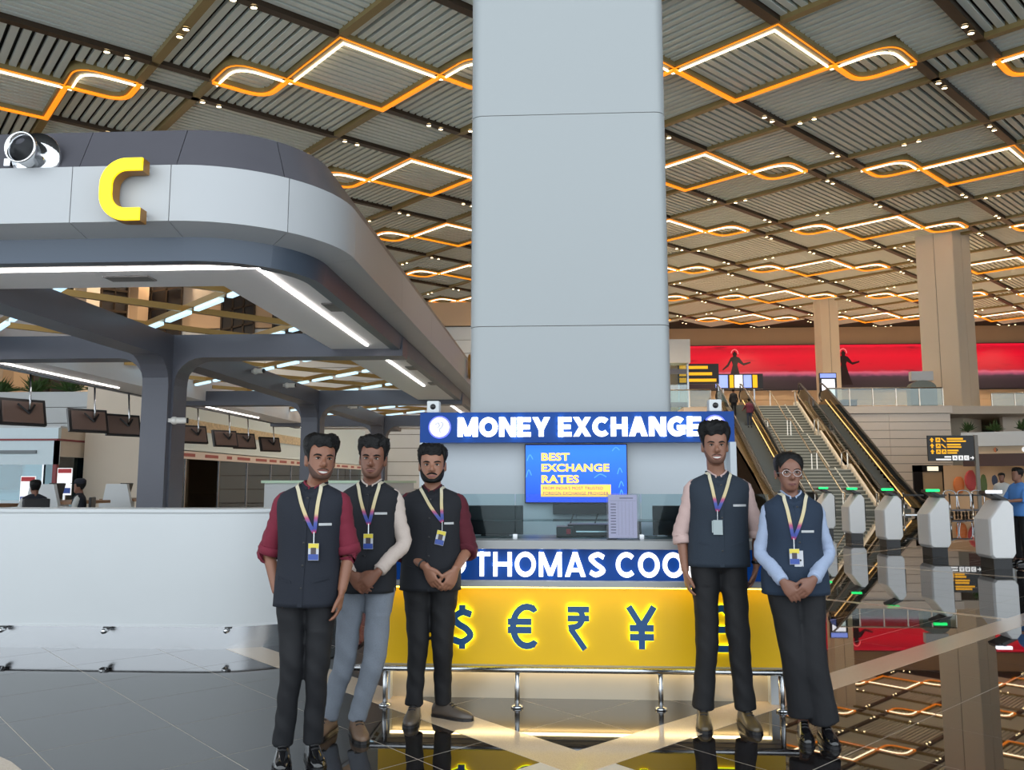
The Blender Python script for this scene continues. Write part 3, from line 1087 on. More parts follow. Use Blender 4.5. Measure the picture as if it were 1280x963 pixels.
# ================================================================== PLANTED SHOP ON THE RIGHT
t = thing('shop_front', 'low white shop with brown fascia and planted roof past the gates', 'shop', (0, 0, 0))
bm = new()
arc = [(21.7 + 9 * k / 8, 46.2 - 3.2 * math.sin(PI / 2 * k / 8) ) for k in range(9)]
def wall_strip(path, thick, z0, z1, mat, name, par):
    bm = new()
    sweep2d(bm, path, thick, z0, z1)
    return obj(name, bm, mat, par)
wall_strip(arc, 0.5, 3.35, 4.1, m_white, 'roof_band', t)
wall_strip([(p[0], p[1] + 0.15) for p in arc], 0.4, 2.95, 3.35, m_beige, 'logo_band', t)
wall_strip([(p[0], p[1] - 0.05) for p in arc], 0.5, 2.3, 2.95, M('brown_fascia', (74, 50, 44), 0.5), 'fascia', t)
wall_strip([(p[0] + 0.3, p[1] + 3.0) for p in arc], 0.2, 0, 2.4, m_tan, 'rear_wall', t)
for k in range(8):
    a = arc[k]
    bm = new(); lathe(bm, [(0.0005, 0), (0.14, 0), (0.14, 0.03)], 14, axis='Y')
    obj('logo_disc', bm, m_signwhite if k % 2 == 0 else M('orange_disc', (214, 120, 70), 0.5), t, loc=(a[0] + 0.25, a[1] - 0.2, 3.15))
    bm = new()
    sweep2d(bm, [(-0.03, -0.07), (0.05, 0.0), (-0.03, 0.07)], 0.04, -0.04, -0.01, lambda u, v, w: V(u, w, v))
    obj('logo_mark', bm, m_signblack, t, loc=(a[0] + 0.25, a[1] - 0.2, 3.15))
shopcols = [(214, 120, 60), (190, 70, 70), (90, 110, 60), (60, 70, 96), (220, 190, 150), (150, 60, 50)]
for k in range(6):
    bm = new(); ball(bm, (0, 0, 0), 0.35 + 0.1 * (k % 2), 0.12, 0.5 + 0.12 * (k % 3), 10, 8)
    obj('window_picture', bm, M('shop_picture_%d' % k, shopcols[k], 0.6), t, loc=(22.6 + 0.62 * k, 48.7 - 0.25 * k, 1.3 + 0.25 * (k % 2)))

def plant_me(n, L, seedv, name='foliage'):
    random.seed(seedv)
    bm = new()
    for k in range(n):
        az = random.uniform(0, 2 * PI); el = random.uniform(0.25, 1.3)
        d = V(math.cos(az) * math.cos(el), math.sin(az) * math.cos(el), math.sin(el))
        s = d.cross(V(0, 0, 1)).normalized() * 0.035 * L / 0.5
        b0 = V(random.uniform(-.15, .15), random.uniform(-.15, .15), 0)
        l = L * random.uniform(0.5, 1.1)
        m1 = b0 + d * l * 0.5; tip = b0 + d * l + V(0, 0, -0.12 * l)
        f = [bm.verts.new(p) for p in (b0, m1 - s, tip, m1 + s)]
        bm.faces.new(f)
    return mesh_of(bm, name, M('leaf_green', (58, 84, 40), 0.6, var=0.4, scale=8))
me_bush = [plant_me(70, 0.75, s) for s in range(3)]
m_leafdark = M('planter', (70, 60, 50), 0.7)
for k in range(8):
    a = arc[k]
    p = thing('trailing_shrub', 'green shrub planted on the shop roof, %s from the column' % ORD[k], 'shrub', (a[0] + 0.6, a[1] + 0.5, 4.1), 0, 'shrubs on the shop roof')
    put('foliage', me_bush[k % 3], p, (0, 0, 0.1)).scale = (0.72, 0.7, 1.0)
    bm = new(); tube(bm, [(0, 0, 0), (0, 0, 0.25)], 0.05, 6); obj('stem', bm, m_leafdark, p)

# wayfinding sign on its pole
t = thing('wayfinding_sign', 'black and yellow wayfinding sign with pictograms on a steel pole', 'sign', (19.85, 41, 0))
box_obj('pole', -0.02, 0.14, -0.06, 0.06, 0, 3.7, M('satin_grey_pole', (128, 124, 118), 0.45, 0.2), t)
box_obj('board', -2.2, -0.05, -0.04, 0.04, 2.46, 3.68, m_signblack, t)
for k in range(3):
    z = 3.36 - 0.28 * k
    bm = new(); prism(bm, [(-2.1, z + 0.1), (-2.0, z + 0.22), (-1.9, z + 0.1), (-1.96, z + 0.1), (-1.96, z), (-2.04, z), (-2.04, z + 0.1)], -0.055, -0.04, lambda u, v, w: V(u, w, v))
    obj('arrow', bm, m_signyellow, t)
    for q in range(2):
        x = -1.82 + 0.26 * q
        if q == 0 or k == 2:
            box_obj('pictogram', x, x + 0.21, -0.055, -0.04, z, z + 0.21, m_signyellow, t)
            bm = new(); sweep2d(bm, [(x + 0.05, z + 0.05), (x + 0.1, z + 0.15), (x + 0.16, z + 0.07)], 0.03, -0.065, -0.05, lambda u, v, w: V(u, w, v)); obj('pictogram_mark', bm, m_signblack, t)
        else:
            bm = new(); sweep2d(bm, [(x, z + 0.18), (x + 0.07, z + 0.13), (x + 0.12, z + 0.06), (x + 0.2, z + 0.02)], 0.05, -0.055, -0.04, lambda u, v, w: V(u, w, v)); obj('pictogram', bm, m_signyellow, t)
    box_obj('text_line', -1.3, -0.55 - 0.12 * k, -0.055, -0.04, z + 0.12, z + 0.20, m_signyellow, t)
    box_obj('text_line', -1.3, -0.42 - 0.22 * k, -0.055, -0.04, z + 0.01, z + 0.08, m_signyellow, t)
for k in range(3):
    box_obj('gate_number', -1.08 + 0.27 * k, -0.86 + 0.27 * k, -0.055, -0.04, 2.5, 2.72, m_signwhite, t)
    bm = text_bm('ABC'[k], 0.13, None, 0.01, 0.01); obj('gate_letter', bm, m_signblack, t, loc=(-0.97 + 0.27 * k, -0.055, 2.545))
box_obj('text_line', -1.45, -1.15, -0.055, -0.04, 2.62, 2.69, m_signwhite, t)
box_obj('text_line', -1.85, -1.15, -0.055, -0.04, 2.50, 2.57, m_signwhite, t)
bm = new(); prism(bm, [(-0.26, 2.59), (-0.16, 2.59), (-0.16, 2.52), (-0.08, 2.61), (-0.16, 2.70), (-0.16, 2.63), (-0.26, 2.63)], -0.055, -0.04, lambda u, v, w: V(u, w, v)); obj('arrow', bm, m_signwhite, t)

# ================================================================== E-GATES
m_gate = M('gate_white', (232, 231, 230), 0.3, var=0.02)
m_green = M('green_indicator', (20, 220, 110), 0.4, emit=(10, 210, 100), es=1.6)
m_wlight = M('white_indicator', (240, 245, 255), 0.4, emit=(235, 240, 255), es=2.2)
def egate(y, label, mat):
    t = thing('boarding_gate', label, 'gate', (7.5, y, 0), 0, 'row of self-boarding gates')
    # outline across the gate: low shoulder on the passenger side rising to the scanner
    prof = [(-0.20, 0.22), (-0.15, 0.165), (0.16, 0.165), (0.22, 0.25), (0.22, 1.06), (0.14, 1.15), (0.05, 1.15), (-0.20, 0.83)]
    bm = new()
    rs = []
    for yy, k in ((-0.02, 0.90), (0.03, 1.0), (0.52, 1.0), (0.57, 0.90)):
        rs.append([V(0.02 + (x - 0.02) * k, yy, 0.75 + (z - 0.75) * (0.97 if k < 1 else 1.0)) for x, z in prof])
    rings(bm, rs, True)
    obj('housing', bm, m_gate, t, bevel=0.012)
    bm = new(); bx(bm, -0.14, 0.16, 0.05, 0.50, 0.0, 0.2); obj('plinth', bm, m_black, t)
    bm = new()
    u = V(0.27, 0, -0.125).normalized()
    obox(bm, (0.0, 0.22, 1.215), u, V(0, 1, 0), u.cross(V(0, 1, 0)), 0.17, 0.17, 0.03)
    obj('face_scanner', bm, m_black, t, bevel=0.006)
    bm = new(); bx(bm, -0.20, 0.05, 0.00, 0.06, 1.27, 1.32)
    obj('indicator_light', bm, mat, t, bevel=0.006)
    bm = new(); bar(bm, (-0.10, 0.04, 1.24), (-0.02, 0.04, 1.29), 0.03, 0.03); obj('light_bracket', bm, m_black, t)
    bm = new()
    tube(bm, [(0.12, 0.16, 1.19), (0.21, 0.16, 1.10), (0.255, 0.16, 1.0), (0.26, 0.16, 0.48)], [(0.05, 0.022)] * 4, 10)
    obj('black_edge', bm, m_black, t, True)
    return t
gl = ['nearest self-boarding gate, its top bar glowing white', 'self-boarding gate with green bar, second from the wayfinding pole side', 'middle self-boarding gate of five, green bar lit',
      'fourth self-boarding gate counting away from the camera, green bar lit', 'farthest self-boarding gate, half hidden by the pale blue sleeve, green bar lit']
for k, y in enumerate((14.75, 17.1, 19.4, 21.7, 24.0)):
    egate(y, gl[k], m_wlight if k == 0 else m_green)

# queue barriers far behind the gates
for k in range(7):
    t = thing('queue_barrier', 'thin steel queue barrier post under the wayfinding sign, %s in its line' % ORD[k], 'barrier', (14.6 + 0.95 * k, 36.5, 0), 0, 'queue barriers')
    bm = new(); lathe(bm, [(0.0005, 0), (0.1, 0.0), (0.1, 0.02), (0.03, 0.04), (0.03, 0.95), (0.045, 0.95), (0.045, 1.0), (0.0005, 1.01)], 10)
    obj('post', bm, m_steel, t, True)
    if k < 6:
        box_obj('belt', 0.0, 0.84, -0.01, 0.01, 0.88, 0.94, m_signblack, t)
# wheelchair-like trolleys by the escalator foot
for k in range(3):
    t = thing('baggage_trolley', 'empty baggage trolley parked at the escalator foot, %s in line' % ORD[k], 'trolley', (17.4 + 0.75 * k, 38.4 + 0.3 * k, 0), 0, 'baggage trolleys')
    bm = new(); tube(bm, catmull([(-0.25, 0, 0.25), (-0.25, 0.1, 1.0), (0.25, 0.1, 1.0), (0.25, 0, 0.25)], 5), 0.025, 8); obj('handle', bm, m_steel, t, True)
    box_obj('platform', -0.28, 0.28, -0.7, 0.1, 0.2, 0.26, m_dark, t)
    for dx in (-0.24, 0.24):
        for dy in (-0.6, 0.05):
            bm = new(); lathe(bm, [(0.0005, -0.02), (0.09, -0.02), (0.09, 0.02), (0.0005, 0.02)], 12, axis='X'); obj('wheel', bm, m_black, t, loc=(dx, dy, 0.09))
# ================================================================== CHECK-IN ISLAND "C": CANOPY
CX_0, CX_1, CY_0, CY_1 = -10.8, -2.2, 7.3, 34.0
def outline(inset, r=1.4, n=10):
    """closed outline of the island roof with inward normals, starting on the front edge going right"""
    x0, x1, y0, y1 = CX_0, CX_1, CY_0, CY_1
    out = []
    for cx, cy, t0 in ((x1 - r, y0 + r, -PI / 2), (x1 - r, y1 - r, 0), (x0 + r, y1 - r, PI / 2), (x0 + r, y0 + r, PI)):
        for k in range(n + 1):
            t = t0 + PI / 2 * k / n
            nx, ny = math.cos(t), math.sin(t)
            out.append((cx + r * nx - inset * nx, cy + r * ny - inset * ny))
    return out
def seg_path():
    """the roof edge cut into panel lengths: lists of (point, outward normal)"""
    r = 1.4
    S = []
    xs = [-9.4, -6.95, -4.55, -3.6]
    for a, b in zip(xs[:-1], xs[1:]):
        S.append([((a, CY_0), (0, -1)), ((b, CY_0), (0, -1))])
    cx, cy = CX_1 - r, CY_0 + r
    for k in range(2):
        S.append([((cx + r * math.cos(t), cy + r * math.sin(t)), (math.cos(t), math.sin(t))) for t in [-PI / 2 + PI / 4 * (k + q / 8) for q in range(9)]])
    ys = [CY_0 + r + 2.75 * k for k in range(9)] + [CY_1 - r]
    for a, b in zip(ys[:-1], ys[1:]):
        S.append([((CX_1, a), (1, 0)), ((CX_1, b), (1, 0))])
    cx, cy = CX_0 + r, CY_0 + r
    for k in range(2):
        S.append([((cx + r * math.cos(t), cy + r * math.sin(t)), (math.cos(t), math.sin(t))) for t in [PI + PI / 4 * (k + q / 8) for q in range(9)]])
    for a, b in zip(ys[:-1], ys[1:]):
        S.append([((CX_0, b), (-1, 0)), ((CX_0, a), (-1, 0))])
    return S
def skin_profile(bm, path, prof, gap=0.004):
    P = [list(p) for p in path]
    if gap and len(P) >= 2:
        for idx, oth in ((0, 1), (-1, -2)):
            (x, y), n = P[idx]; (x2, y2), _ = P[oth]
            L = math.hypot(x2 - x, y2 - y)
            P[idx] = [(x + (x2 - x) / L * gap, y + (y2 - y) / L * gap), n]
    rings(bm, [[V(x - nx * d, y - ny * d, z) for d, z in prof] for (x, y), (nx, ny) in P], True)

m_fascia = M('pale_fascia', (204, 207, 210), 0.35, var=0.02, scale=0.8)
m_crown = M('graphite_crown', (98, 97, 104), 0.35, 0.2, var=0.04)
m_blueband = M('slate_band', (72, 82, 96), 0.35, 0.1)
m_soffit = M('soffit_white', (232, 232, 235), 0.4, var=0.02)
canopy = thing('check_in_canopy', 'long rounded white and graphite canopy over check-in island C', 'canopy', (0, 0, 0))
for S in seg_path():
    bm = new(); skin_profile(bm, S, [(0.0, 3.87), (0.0, 4.41), (0.10, 4.41), (0.32, 3.80)])
    auto_smooth(obj('fascia_panel', bm, m_fascia, canopy), 40)
    bm = new(); skin_profile(bm, S, [(0.08, 4.40), (0.30, 4.88), (0.42, 4.88), (0.42, 4.40)])
    auto_smooth(obj('crown_panel', bm, m_crown, canopy), 40)
    bm = new(); skin_profile(bm, S, [(0.30, 3.82), (0.34, 3.58), (0.48, 3.58), (0.48, 3.82)], 0)
    auto_smooth(obj('edge_band', bm, m_blueband, canopy), 40)
IN = (-9.34, -3.66, 8.76, 32.5)
bm = new()
outp = outline(0.40)
rs = []
for x, y in outp:
    ix, iy = min(max(x, IN[0]), IN[1]), min(max(y, IN[2]), IN[3])
    rs.append([V(x, y, 3.60), V(ix, iy, 3.60), V(ix, iy, 4.45), V(x, y, 4.45)])
rings(bm, rs, False, closed=True)
obj('soffit', bm, m_soffit, canopy)
def led(a, b, w=0.05):
    bm = new(); bar(bm, a, b, w, 0.03); return obj('led_strip', bm, m_led, canopy)
led((-10.0, 7.96, 3.595), (-2.965, 7.96, 3.595), 0.04)
for xs in (-2.99, -10.0):
    for a, b in ((7.96, 12.75), (14.0, 18.3), (22.4, 27.2), (31.0, 33.0)):
        led((xs, a, 3.595), (xs, b, 3.595), 0.04)
m_vent = M('vent_dark', (110, 108, 108), 0.5)
for x, y, dx, dy in ((-4.5, 8.35, 0.24, 0.10), (-2.75, 9.9, 0.09, 0.22), (-2.75, 15.4, 0.09, 0.22), (-2.72, 17.9, 0.09, 0.2), (-7.2, 8.35, 0.24, 0.1)):
    bm = new(); bx(bm, x - dx, x + dx, y - dy, y + dy, 3.585, 3.601); obj('air_vent', bm, m_vent, canopy)
bm = new(); lathe(bm, [(0.0005, 3.57), (0.10, 3.575), (0.11, 3.60)], 16, (-2.75, 14.3, 0)); obj('ceiling_speaker', bm, m_soffit, canopy, True)

# pillars with four curved arms, and the beams they carry
def t_profile(hw, half, R, z0, z1, top):
    pts = [(hw, z0), (hw, z1 - R)]
    pts += [(hw + R - R * math.cos(t), z1 - R + R * math.sin(t)) for t in [PI / 2 * k / 6 for k in range(1, 7)]]
    pts += [(half, z1), (half, top)]
    return pts + [(-x, z) for x, z in reversed(pts)]
for k, y in enumerate((13.35, 21.7, 30.0)):
    p = thing('branching_pillar', ['near graphite pillar branching into four roof arms behind the white desk', 'second graphite branching pillar, behind the person in the maroon shirt', 'far graphite branching pillar, above the person in grey trousers'][k], 'pillar', (-6.5, y, 0), 0, 'graphite pillars under the canopy')
    bm = new(); prism(bm, t_profile(0.25, 0.95, 0.45, 0, 3.48, 3.86), -0.22, 0.22, lambda u, v, w: V(u, w, v)); obj('cross_frame', bm, m_dark, p)
    bm = new(); prism(bm, t_profile(0.34, 1.05, 0.45, 0, 3.47, 3.85), -0.215, 0.215, lambda u, v, w: V(w, u, v)); obj('long_frame', bm, m_dark, p)
    for s in (-1, 1):
        bm = new(); bx(bm, min(s * 0.95, s * 4.0), max(s * 0.95, s * 4.0), -0.22, 0.22, 3.48, 3.86); obj('roof_arm', bm, m_dark, p)
    box_obj('base_plate', -0.4, 0.4, -0.45, 0.45, 0, 0.03, m_steel, p)
for a, b in ((8.3, 12.3), (14.4, 20.65), (22.75, 28.95), (31.05, 33.0)):
    box_obj('spine_beam', -6.5 - 0.215, -6.5 + 0.215, a, b, 3.47, 3.85, m_dark, canopy)

# gold tubes and glass light baffles crossing the open middle of the roof
m_gold = M('gold_tube', (176, 142, 84), 0.35, 0.6)
m_coolbar = M('pale_blue_light_bar', (190, 225, 240), 0.3, emit=(190, 228, 250), es=1.0)
def clip_diag(c, sgn):
    """diagonal x - sgn*y = c clipped to the opening"""
    x0, x1, y0, y1 = IN
    lo = max(x0, min(sgn * y0 + c, sgn * y1 + c)); hi = min(x1, max(sgn * y0 + c, sgn * y1 + c))
    if hi - lo < 0.4: return None
    return (lo, (lo - c) * sgn), (hi, (hi - c) * sgn)
for k in range(12):
    q = clip_diag(-40.4 + 2.3 * k, 1)
    if q:
        bm = new(); bar(bm, (q[0][0], q[0][1], 4.02), (q[1][0], q[1][1], 4.02), 0.06, 0.09); obj('gold_tube', bm, m_gold, canopy)
for k in range(13):
    q = clip_diag(1.2 + 2.55 * k, -1)
    if q:
        a, b = V(*q[0], 3.93), V(*q[1], 3.93)
        L = (b - a).length
        bm = new(); bar(bm, a + V(0, 0, 0.08), b + V(0, 0, 0.08), 0.07, 0.09); obj('baffle', bm, m_gold, canopy)
        n = max(1, int(L / 1.13))
        for j in range(n):
            p0, p1 = a.lerp(b, (j + 0.12) / n), a.lerp(b, (j + 0.88) / n)
            bm = new(); bar(bm, p0, p1, 0.075, 0.05); obj('light_bar', bm, m_coolbar, canopy)

# illuminated letters on the roof edge
m_letter = M('yellow_letter_face', (255, 232, 0), 0.4, emit=(255, 226, 0), es=1.15)
m_letside = M('letter_return', (150, 105, 40), 0.4)
def big_c(par, name_par=None):
    path = [(0.165, 0.235)] + [(0.02 + 0.19 * math.cos(t), 0.045 + 0.19 * math.sin(t)) for t in [PI / 2 + PI / 2 * k / 9 for k in range(10)]]
    path += [(0.02 + 0.19 * math.cos(t), -0.045 + 0.19 * math.sin(t)) for t in [PI + PI / 2 * k / 9 for k in range(10)]] + [(0.16, -0.235)]
    bm = new(); sweep2d(bm, path, 0.115, -0.02, 0.0, lambda u, v, w: V(u, w, v)); obj('face', bm, m_letter, par)
    bm = new(); sweep2d(bm, path, 0.125, 0.0, 0.12, lambda u, v, w: V(u, w, v)); obj('return', bm, m_letside, par)
    bm = new(); bar(bm, (0.13, 0.16, 0.235), (0.13, 0.0, 0.235), 0.04, 0.04); obj('standoff', bm, m_grey_panel, par)
    bm = new(); bar(bm, (0.13, 0.16, -0.235), (0.13, 0.0, -0.235), 0.04, 0.04); obj('standoff', bm, m_grey_panel, par)
t = thing('letter_sign', 'large glowing yellow letter C on the front of the canopy', 'letter', (-3.95, 7.14, 4.12)); big_c(t)
t = thing('letter_sign', 'glowing yellow letter seen edge-on on the canopy side by the column', 'letter', (-2.04, 19.9, 4.25), PI / 2); big_c(t)

# chrome jet air nozzle on the roof front
t = thing('jet_nozzle', 'round chrome air nozzle above the letter C canopy edge', 'nozzle', (-4.97, 7.40, 4.55))
bm = new(); lathe(bm, [(0.13, -0.05), (0.235, -0.03), (0.24, 0.0), (0.21, 0.05), (0.13, 0.05), (0.13, -0.05)], 28, axis='Y', cap=False); obj('flange', bm, m_chrome, t, True)
bm = new(); lathe(bm, [(0.135, 0.1), (0.14, -0.2), (0.155, -0.26), (0.14, -0.27), (0.125, -0.2), (0.12, 0.1)], 28, axis='Y', cap=False); obj('barrel', bm, m_chrome, t, True)
bm = new(); lathe(bm, [(0.0005, 0.02), (0.13, 0.02), (0.13, 0.04)], 24, axis='Y'); obj('throat', bm, m_black, t)
bm = new(); bx(bm, -0.30, -0.24, -0.04, 0.04, -0.09, -0.02); obj('bracket', bm, m_chrome, t)

# ------------------------------------------------------------------ island desk with rounded corner
island = thing('check_in_desk', 'long white curved check-in desk wall with steel kick plate', 'desk', (0, 0, 0))
def desk_path(inset=0.0):
    r = 1.2; cx, cy = -3.2, 8.53
    P = [((-11.0, 7.33), (0, -1)), ((cx, 7.33), (0, -1))]
    P += [((cx + r * math.cos(t), cy + r * math.sin(t)), (math.cos(t), math.sin(t))) for t in [-PI / 2 + PI / 2 * k / 14 for k in range(1, 15)]]
    return P + [((-2.0, 11.4), (1, 0))]
DP = desk_path()
for nm, prof, mat in (('white_front', [(0.0, 0.215), (0.0, 1.19), (0.12, 1.19), (0.12, 0.215)], m_white),
                      ('kick_plate', [(0.03, 0.0), (0.03, 0.195), (0.14, 0.195), (0.14, 0.0)], m_steel),
                      ('lower_lip', [(-0.006, 0.195), (-0.006, 0.215), (0.10, 0.215), (0.10, 0.195)], m_grey_panel),
                      ('ledge', [(-0.015, 1.19), (-0.015, 1.22), (0.45, 1.22), (0.45, 1.19)], m_white)):
    bm = new(); skin_profile(bm, DP, prof, 0)
    auto_smooth(obj(nm, bm, mat, island), 40)
for x, y in ((-4.92, 7.3), (-3.98, 7.3), (-2.92, 7.38)):
    bm = new(); lathe(bm, [(0.0005, -0.10), (0.035, -0.09), (0.04, -0.03), (0.025, 0.05)], 14, axis='Y')
    br = obj('foot_spotlight', bm, m_chrome, island, True, loc=(x, y, 0.165)); br.scale = (0.6, 0.6, 0.6)
    bm = new(); bx(bm, -0.05, 0.05, 0.0, 0.06, 0.02, 0.05); obj('spot_bracket', bm, m_black, br)

# added unseen pale slab inside the island, bouncing light up to the soffit
m_bounce = M('pale_bounce_slab', (222, 218, 210), 0.6)
bm = new(); bx(bm, -10.4, -2.25, 8.6, 33.0, 0.0, 0.02); bx(bm, -10.4, -3.3, 7.5, 8.6, 0.0, 0.02); struct(obj('floor_bounce_slab', bm, m_bounce))

# inner check-in counters with raked white ends
def console(x, y, label):
    t = thing('check_in_console', label, 'counter', (x, y, 0), 0, 'check-in consoles on the island')
    bm = new(); prism(bm, [(-0.55, 0), (0.55, 0), (0.18, 1.42), (-0.30, 1.42)], -0.05, 0.05, lambda u, v, w: V(u, w, v)); obj('raked_end', bm, m_white, t)
    box_obj('worktop', -0.5, 0.5, 0.05, 1.5, 1.02, 1.08, M('walnut', (140, 104, 74), 0.45), t)
    box_obj('modesty_panel', -0.5, -0.42, 0.05, 1.5, 0, 1.02, m_white, t)
    bm = new(); obox(bm, (-0.3, 0.8, 1.28), V(0, 1, 0), V(0.25, 0, 0.97).normalized(), V(0.97, 0, -0.25).normalized(), 0.26, 0.16, 0.02); obj('monitor', bm, m_black, t)
    return t
console(-10.2, 13.2, 'white raked check-in console at the left edge beside the bare-headed seated person')
console(-10.1, 16.0, 'white raked check-in console just behind the seated person wearing a cap')
console(-10.0, 18.6, 'white raked check-in console next to the near graphite pillar')
t = thing('low_counter', 'long white counter with pale green top edge behind the maroon and cream shirts', 'counter', (-3.6, 15.5, 0))
box_obj('front', 0, 0.1, 0, 4.6, 0, 1.44, m_white, t)
box_obj('end', -1.9, 0.1, -0.1, 0.0, 0, 1.44, m_white, t)
box_obj('top', -1.95, 0.15, -0.15, 4.65, 1.44, 1.49, M('pale_green_top', (196, 222, 196), 0.4), t)

def notice(x, y, label, h):
    t = thing('notice_stand', label, 'sign', (x, y, 0))
    box_obj('stand', -0.03, 0.03, 0.01, 0.05, 0, h - 0.2, m_steel, t)
    box_obj('base', -0.2, 0.2, -0.15, 0.15, 0, 0.02, m_steel, t)
    box_obj('sheet', -0.21, 0.21, -0.01, 0.01, h - 0.75, h, m_signwhite, t)
    box_obj('red_header', -0.19, 0.19, -0.02, -0.01, h - 0.14, h - 0.02, M('notice_red', (196, 44, 48), 0.5), t)
    box_obj('blue_footer', -0.19, 0.19, -0.02, -0.01, h - 0.70, h - 0.55, M('notice_blue', (50, 84, 170), 0.5), t)
notice(-14.4, 22.0, 'white notice sheet with red header, left one behind the desk', 1.62)
notice(-13.75, 22.6, 'taller white notice with red header and blue foot behind the desk', 1.85)

# hanging monitors along the far edge of the canopy
def hanging_monitor(y, label, ch=0.6, rz=1.0):
    t = thing('hanging_monitor', label, 'monitor', (-10.5, y, 2.82), rz, 'monitors hanging from the canopy')
    bm = new(); obox(bm, (0, 0, 0), V(1, 0, 0), V(0, 0.28, 0.96).normalized(), V(0, 0.96, -0.28).normalized(), 0.44, 0.27, 0.04); obj('screen_body', bm, m_black, t, bevel=0.01)
    bm = new(); obox(bm, (0, -0.045, 0.0), V(1, 0, 0), V(0, 0.28, 0.96).normalized(), V(0, 0.96, -0.28).normalized(), 0.38, 0.22, 0.02); obj('back_cover', bm, M('brown_back_cover', (104, 84, 76), 0.3), t, bevel=0.01)
    bm = new(); tube(bm, [(0.1, -0.06, 0.02), (0.1, -0.10, 0.2), (0.1, -0.02, 0.80)], 0.02, 8); obj('drop_pole', bm, m_steel, t, True)
    bm = new(); bar(bm, (-0.12, -0.075, 0.16), (0.1, -0.09, -0.02), 0.03, 0.03); obj('bracket', bm, m_black, t)
    bm = new(); bar(bm, (0.2, -0.075, 0.16), (0.1, -0.09, -0.02), 0.03, 0.03); obj('bracket', bm, m_black, t)
for k, y in enumerate((15.7, 18.0, 19.5, 23.4, 25.7, 27.3, 29.8)):
    hanging_monitor(y, ['tilted hanging monitor at the left edge of the picture', 'tilted hanging monitor between the left edge and the near pillar', 'hanging monitor partly hidden by the near graphite pillar',
                        'first hanging monitor past the near pillar', 'second hanging monitor past the near pillar', 'third hanging monitor past the near pillar', 'hanging monitor closest to the second pillar'][k])
# small security cameras on pillars and beams
m_cam = M('camera_white', (228, 226, 220), 0.35)
def cctv(loc, rz, label):
    t = thing('security_camera', label, 'camera', loc, rz, 'security cameras under the canopy')
    bm = new(); ball(bm, (0, 0, 0), 0.065, 0.065, 0.065, 14, 10); obj('mount', bm, m_cam, t, True)
    bm = new(); lathe(bm, [(0.035, 0.0), (0.05, 0.03), (0.05, 0.16), (0.04, 0.2)], 14, axis='X'); b = obj('body', bm, m_cam, t, True)
    bm = new(); lathe(bm, [(0.0005, 0.2), (0.046, 0.195), (0.046, 0.215), (0.0005, 0.215)], 14, axis='X'); obj('lens', bm, m_black, b, True)
    bm = new(); bx(bm, -0.09, -0.03, -0.03, 0.03, -0.03, 0.03); obj('wall_plate', bm, m_cam, t)
cctv((-6.20, 13.1, 2.45), 0.2, 'white security camera on the near graphite pillar')
cctv((-6.2, 16.6, 3.72), -0.3, 'white security camera on the roof beam just past the near pillar')
cctv((-6.2, 18.6, 3.66), 0.0, 'white security camera on the roof beam close to the second pillar')
cctv((-6.2, 24.5, 3.70), 0.2, 'white security camera on the roof beam past the second pillar')

# ------------------------------------------------------------------ booths and glazed office behind the island
m_redline = M('red_trim', (140, 58, 60), 0.5)
m_paleblue = M('pale_blue_white', (214, 230, 236), 0.4, var=0.03)
booth = thing('service_booth', 'white glazed booth outlined by a dark red frame', 'booth', (0, 0, 0))
box_obj('front_wall', -26, -15.5, 25.0, 25.15, 2.0, 3.14, m_paleblue, booth)
box_obj('side_wall', -15.65, -15.5, 25.15, 28.4, 2.25, 3.14, m_cream, booth)
box_obj('corner_post', -15.62, -15.5, 25.0, 25.12, 0, 2.78, m_redline, booth)
box_obj('red_band', -26, -15.5, 24.96, 25.0, 2.74, 2.80, m_redline, booth)
box_obj('red_band', -15.5, -15.46, 25.0, 27.9, 2.74, 2.80, m_redline, booth)
box_obj('red_post', -15.5, -15.46, 27.84, 27.9, 0, 2.78, m_redline, booth)
for k in range(4):
    box_obj('pane', -18.4 - 2.5 * k, -15.95 - 2.5 * k, 25.04, 25.08, 0.9, 2.0, glass_mat('bluish_glass', (190, 222, 230), 0.1), booth)
    box_obj('mullion', -15.95 - 2.5 * k, -15.9 - 2.5 * k, 25.0, 25.1, 0.0, 2.0, m_steel, booth)
for k in range(3): box_obj('fill_panel', -18.0 - 3 * k, -16.2 - 3 * k, 26.4, 26.8, 3.09, 3.13, M('booth_fill_light', (240, 248, 250), 0.5, emit=(230, 245, 252), es=5.0), booth)  # glowing panels added to lift the dark booth interior
box_obj('lower_wall', -26, -15.6, 25.0, 25.1, 0, 0.9, m_paleblue, booth)
box_obj('pane', -15.6, -15.56, 25.2, 27.8, 0.9, 2.25, glass_mat('bluish_glass'), booth)
box_obj('rear_wall', -26, -15.6, 28.2, 28.4, 0, 3.1, m_paleblue, booth)
box_obj('roof', -26, -15.5, 25.1, 28.4, 3.14, 3.2, m_white, booth)
for k in range(3):
    box_obj('poster', -17.4 - 2.2 * k, -16.5 - 2.2 * k, 28.1, 28.2, 1.2, 2.2, M('poster_grey', (120, 130, 134), 0.5), booth)
bm = text_bm('CHECK-IN', 0.14, 1.3, 0.02, 0.01); bm.free()
box_obj('name_strip', -17.4, -16.15, 24.94, 25.0, 2.34, 2.44, M('grey_lettering', (120, 128, 132), 0.5), booth)

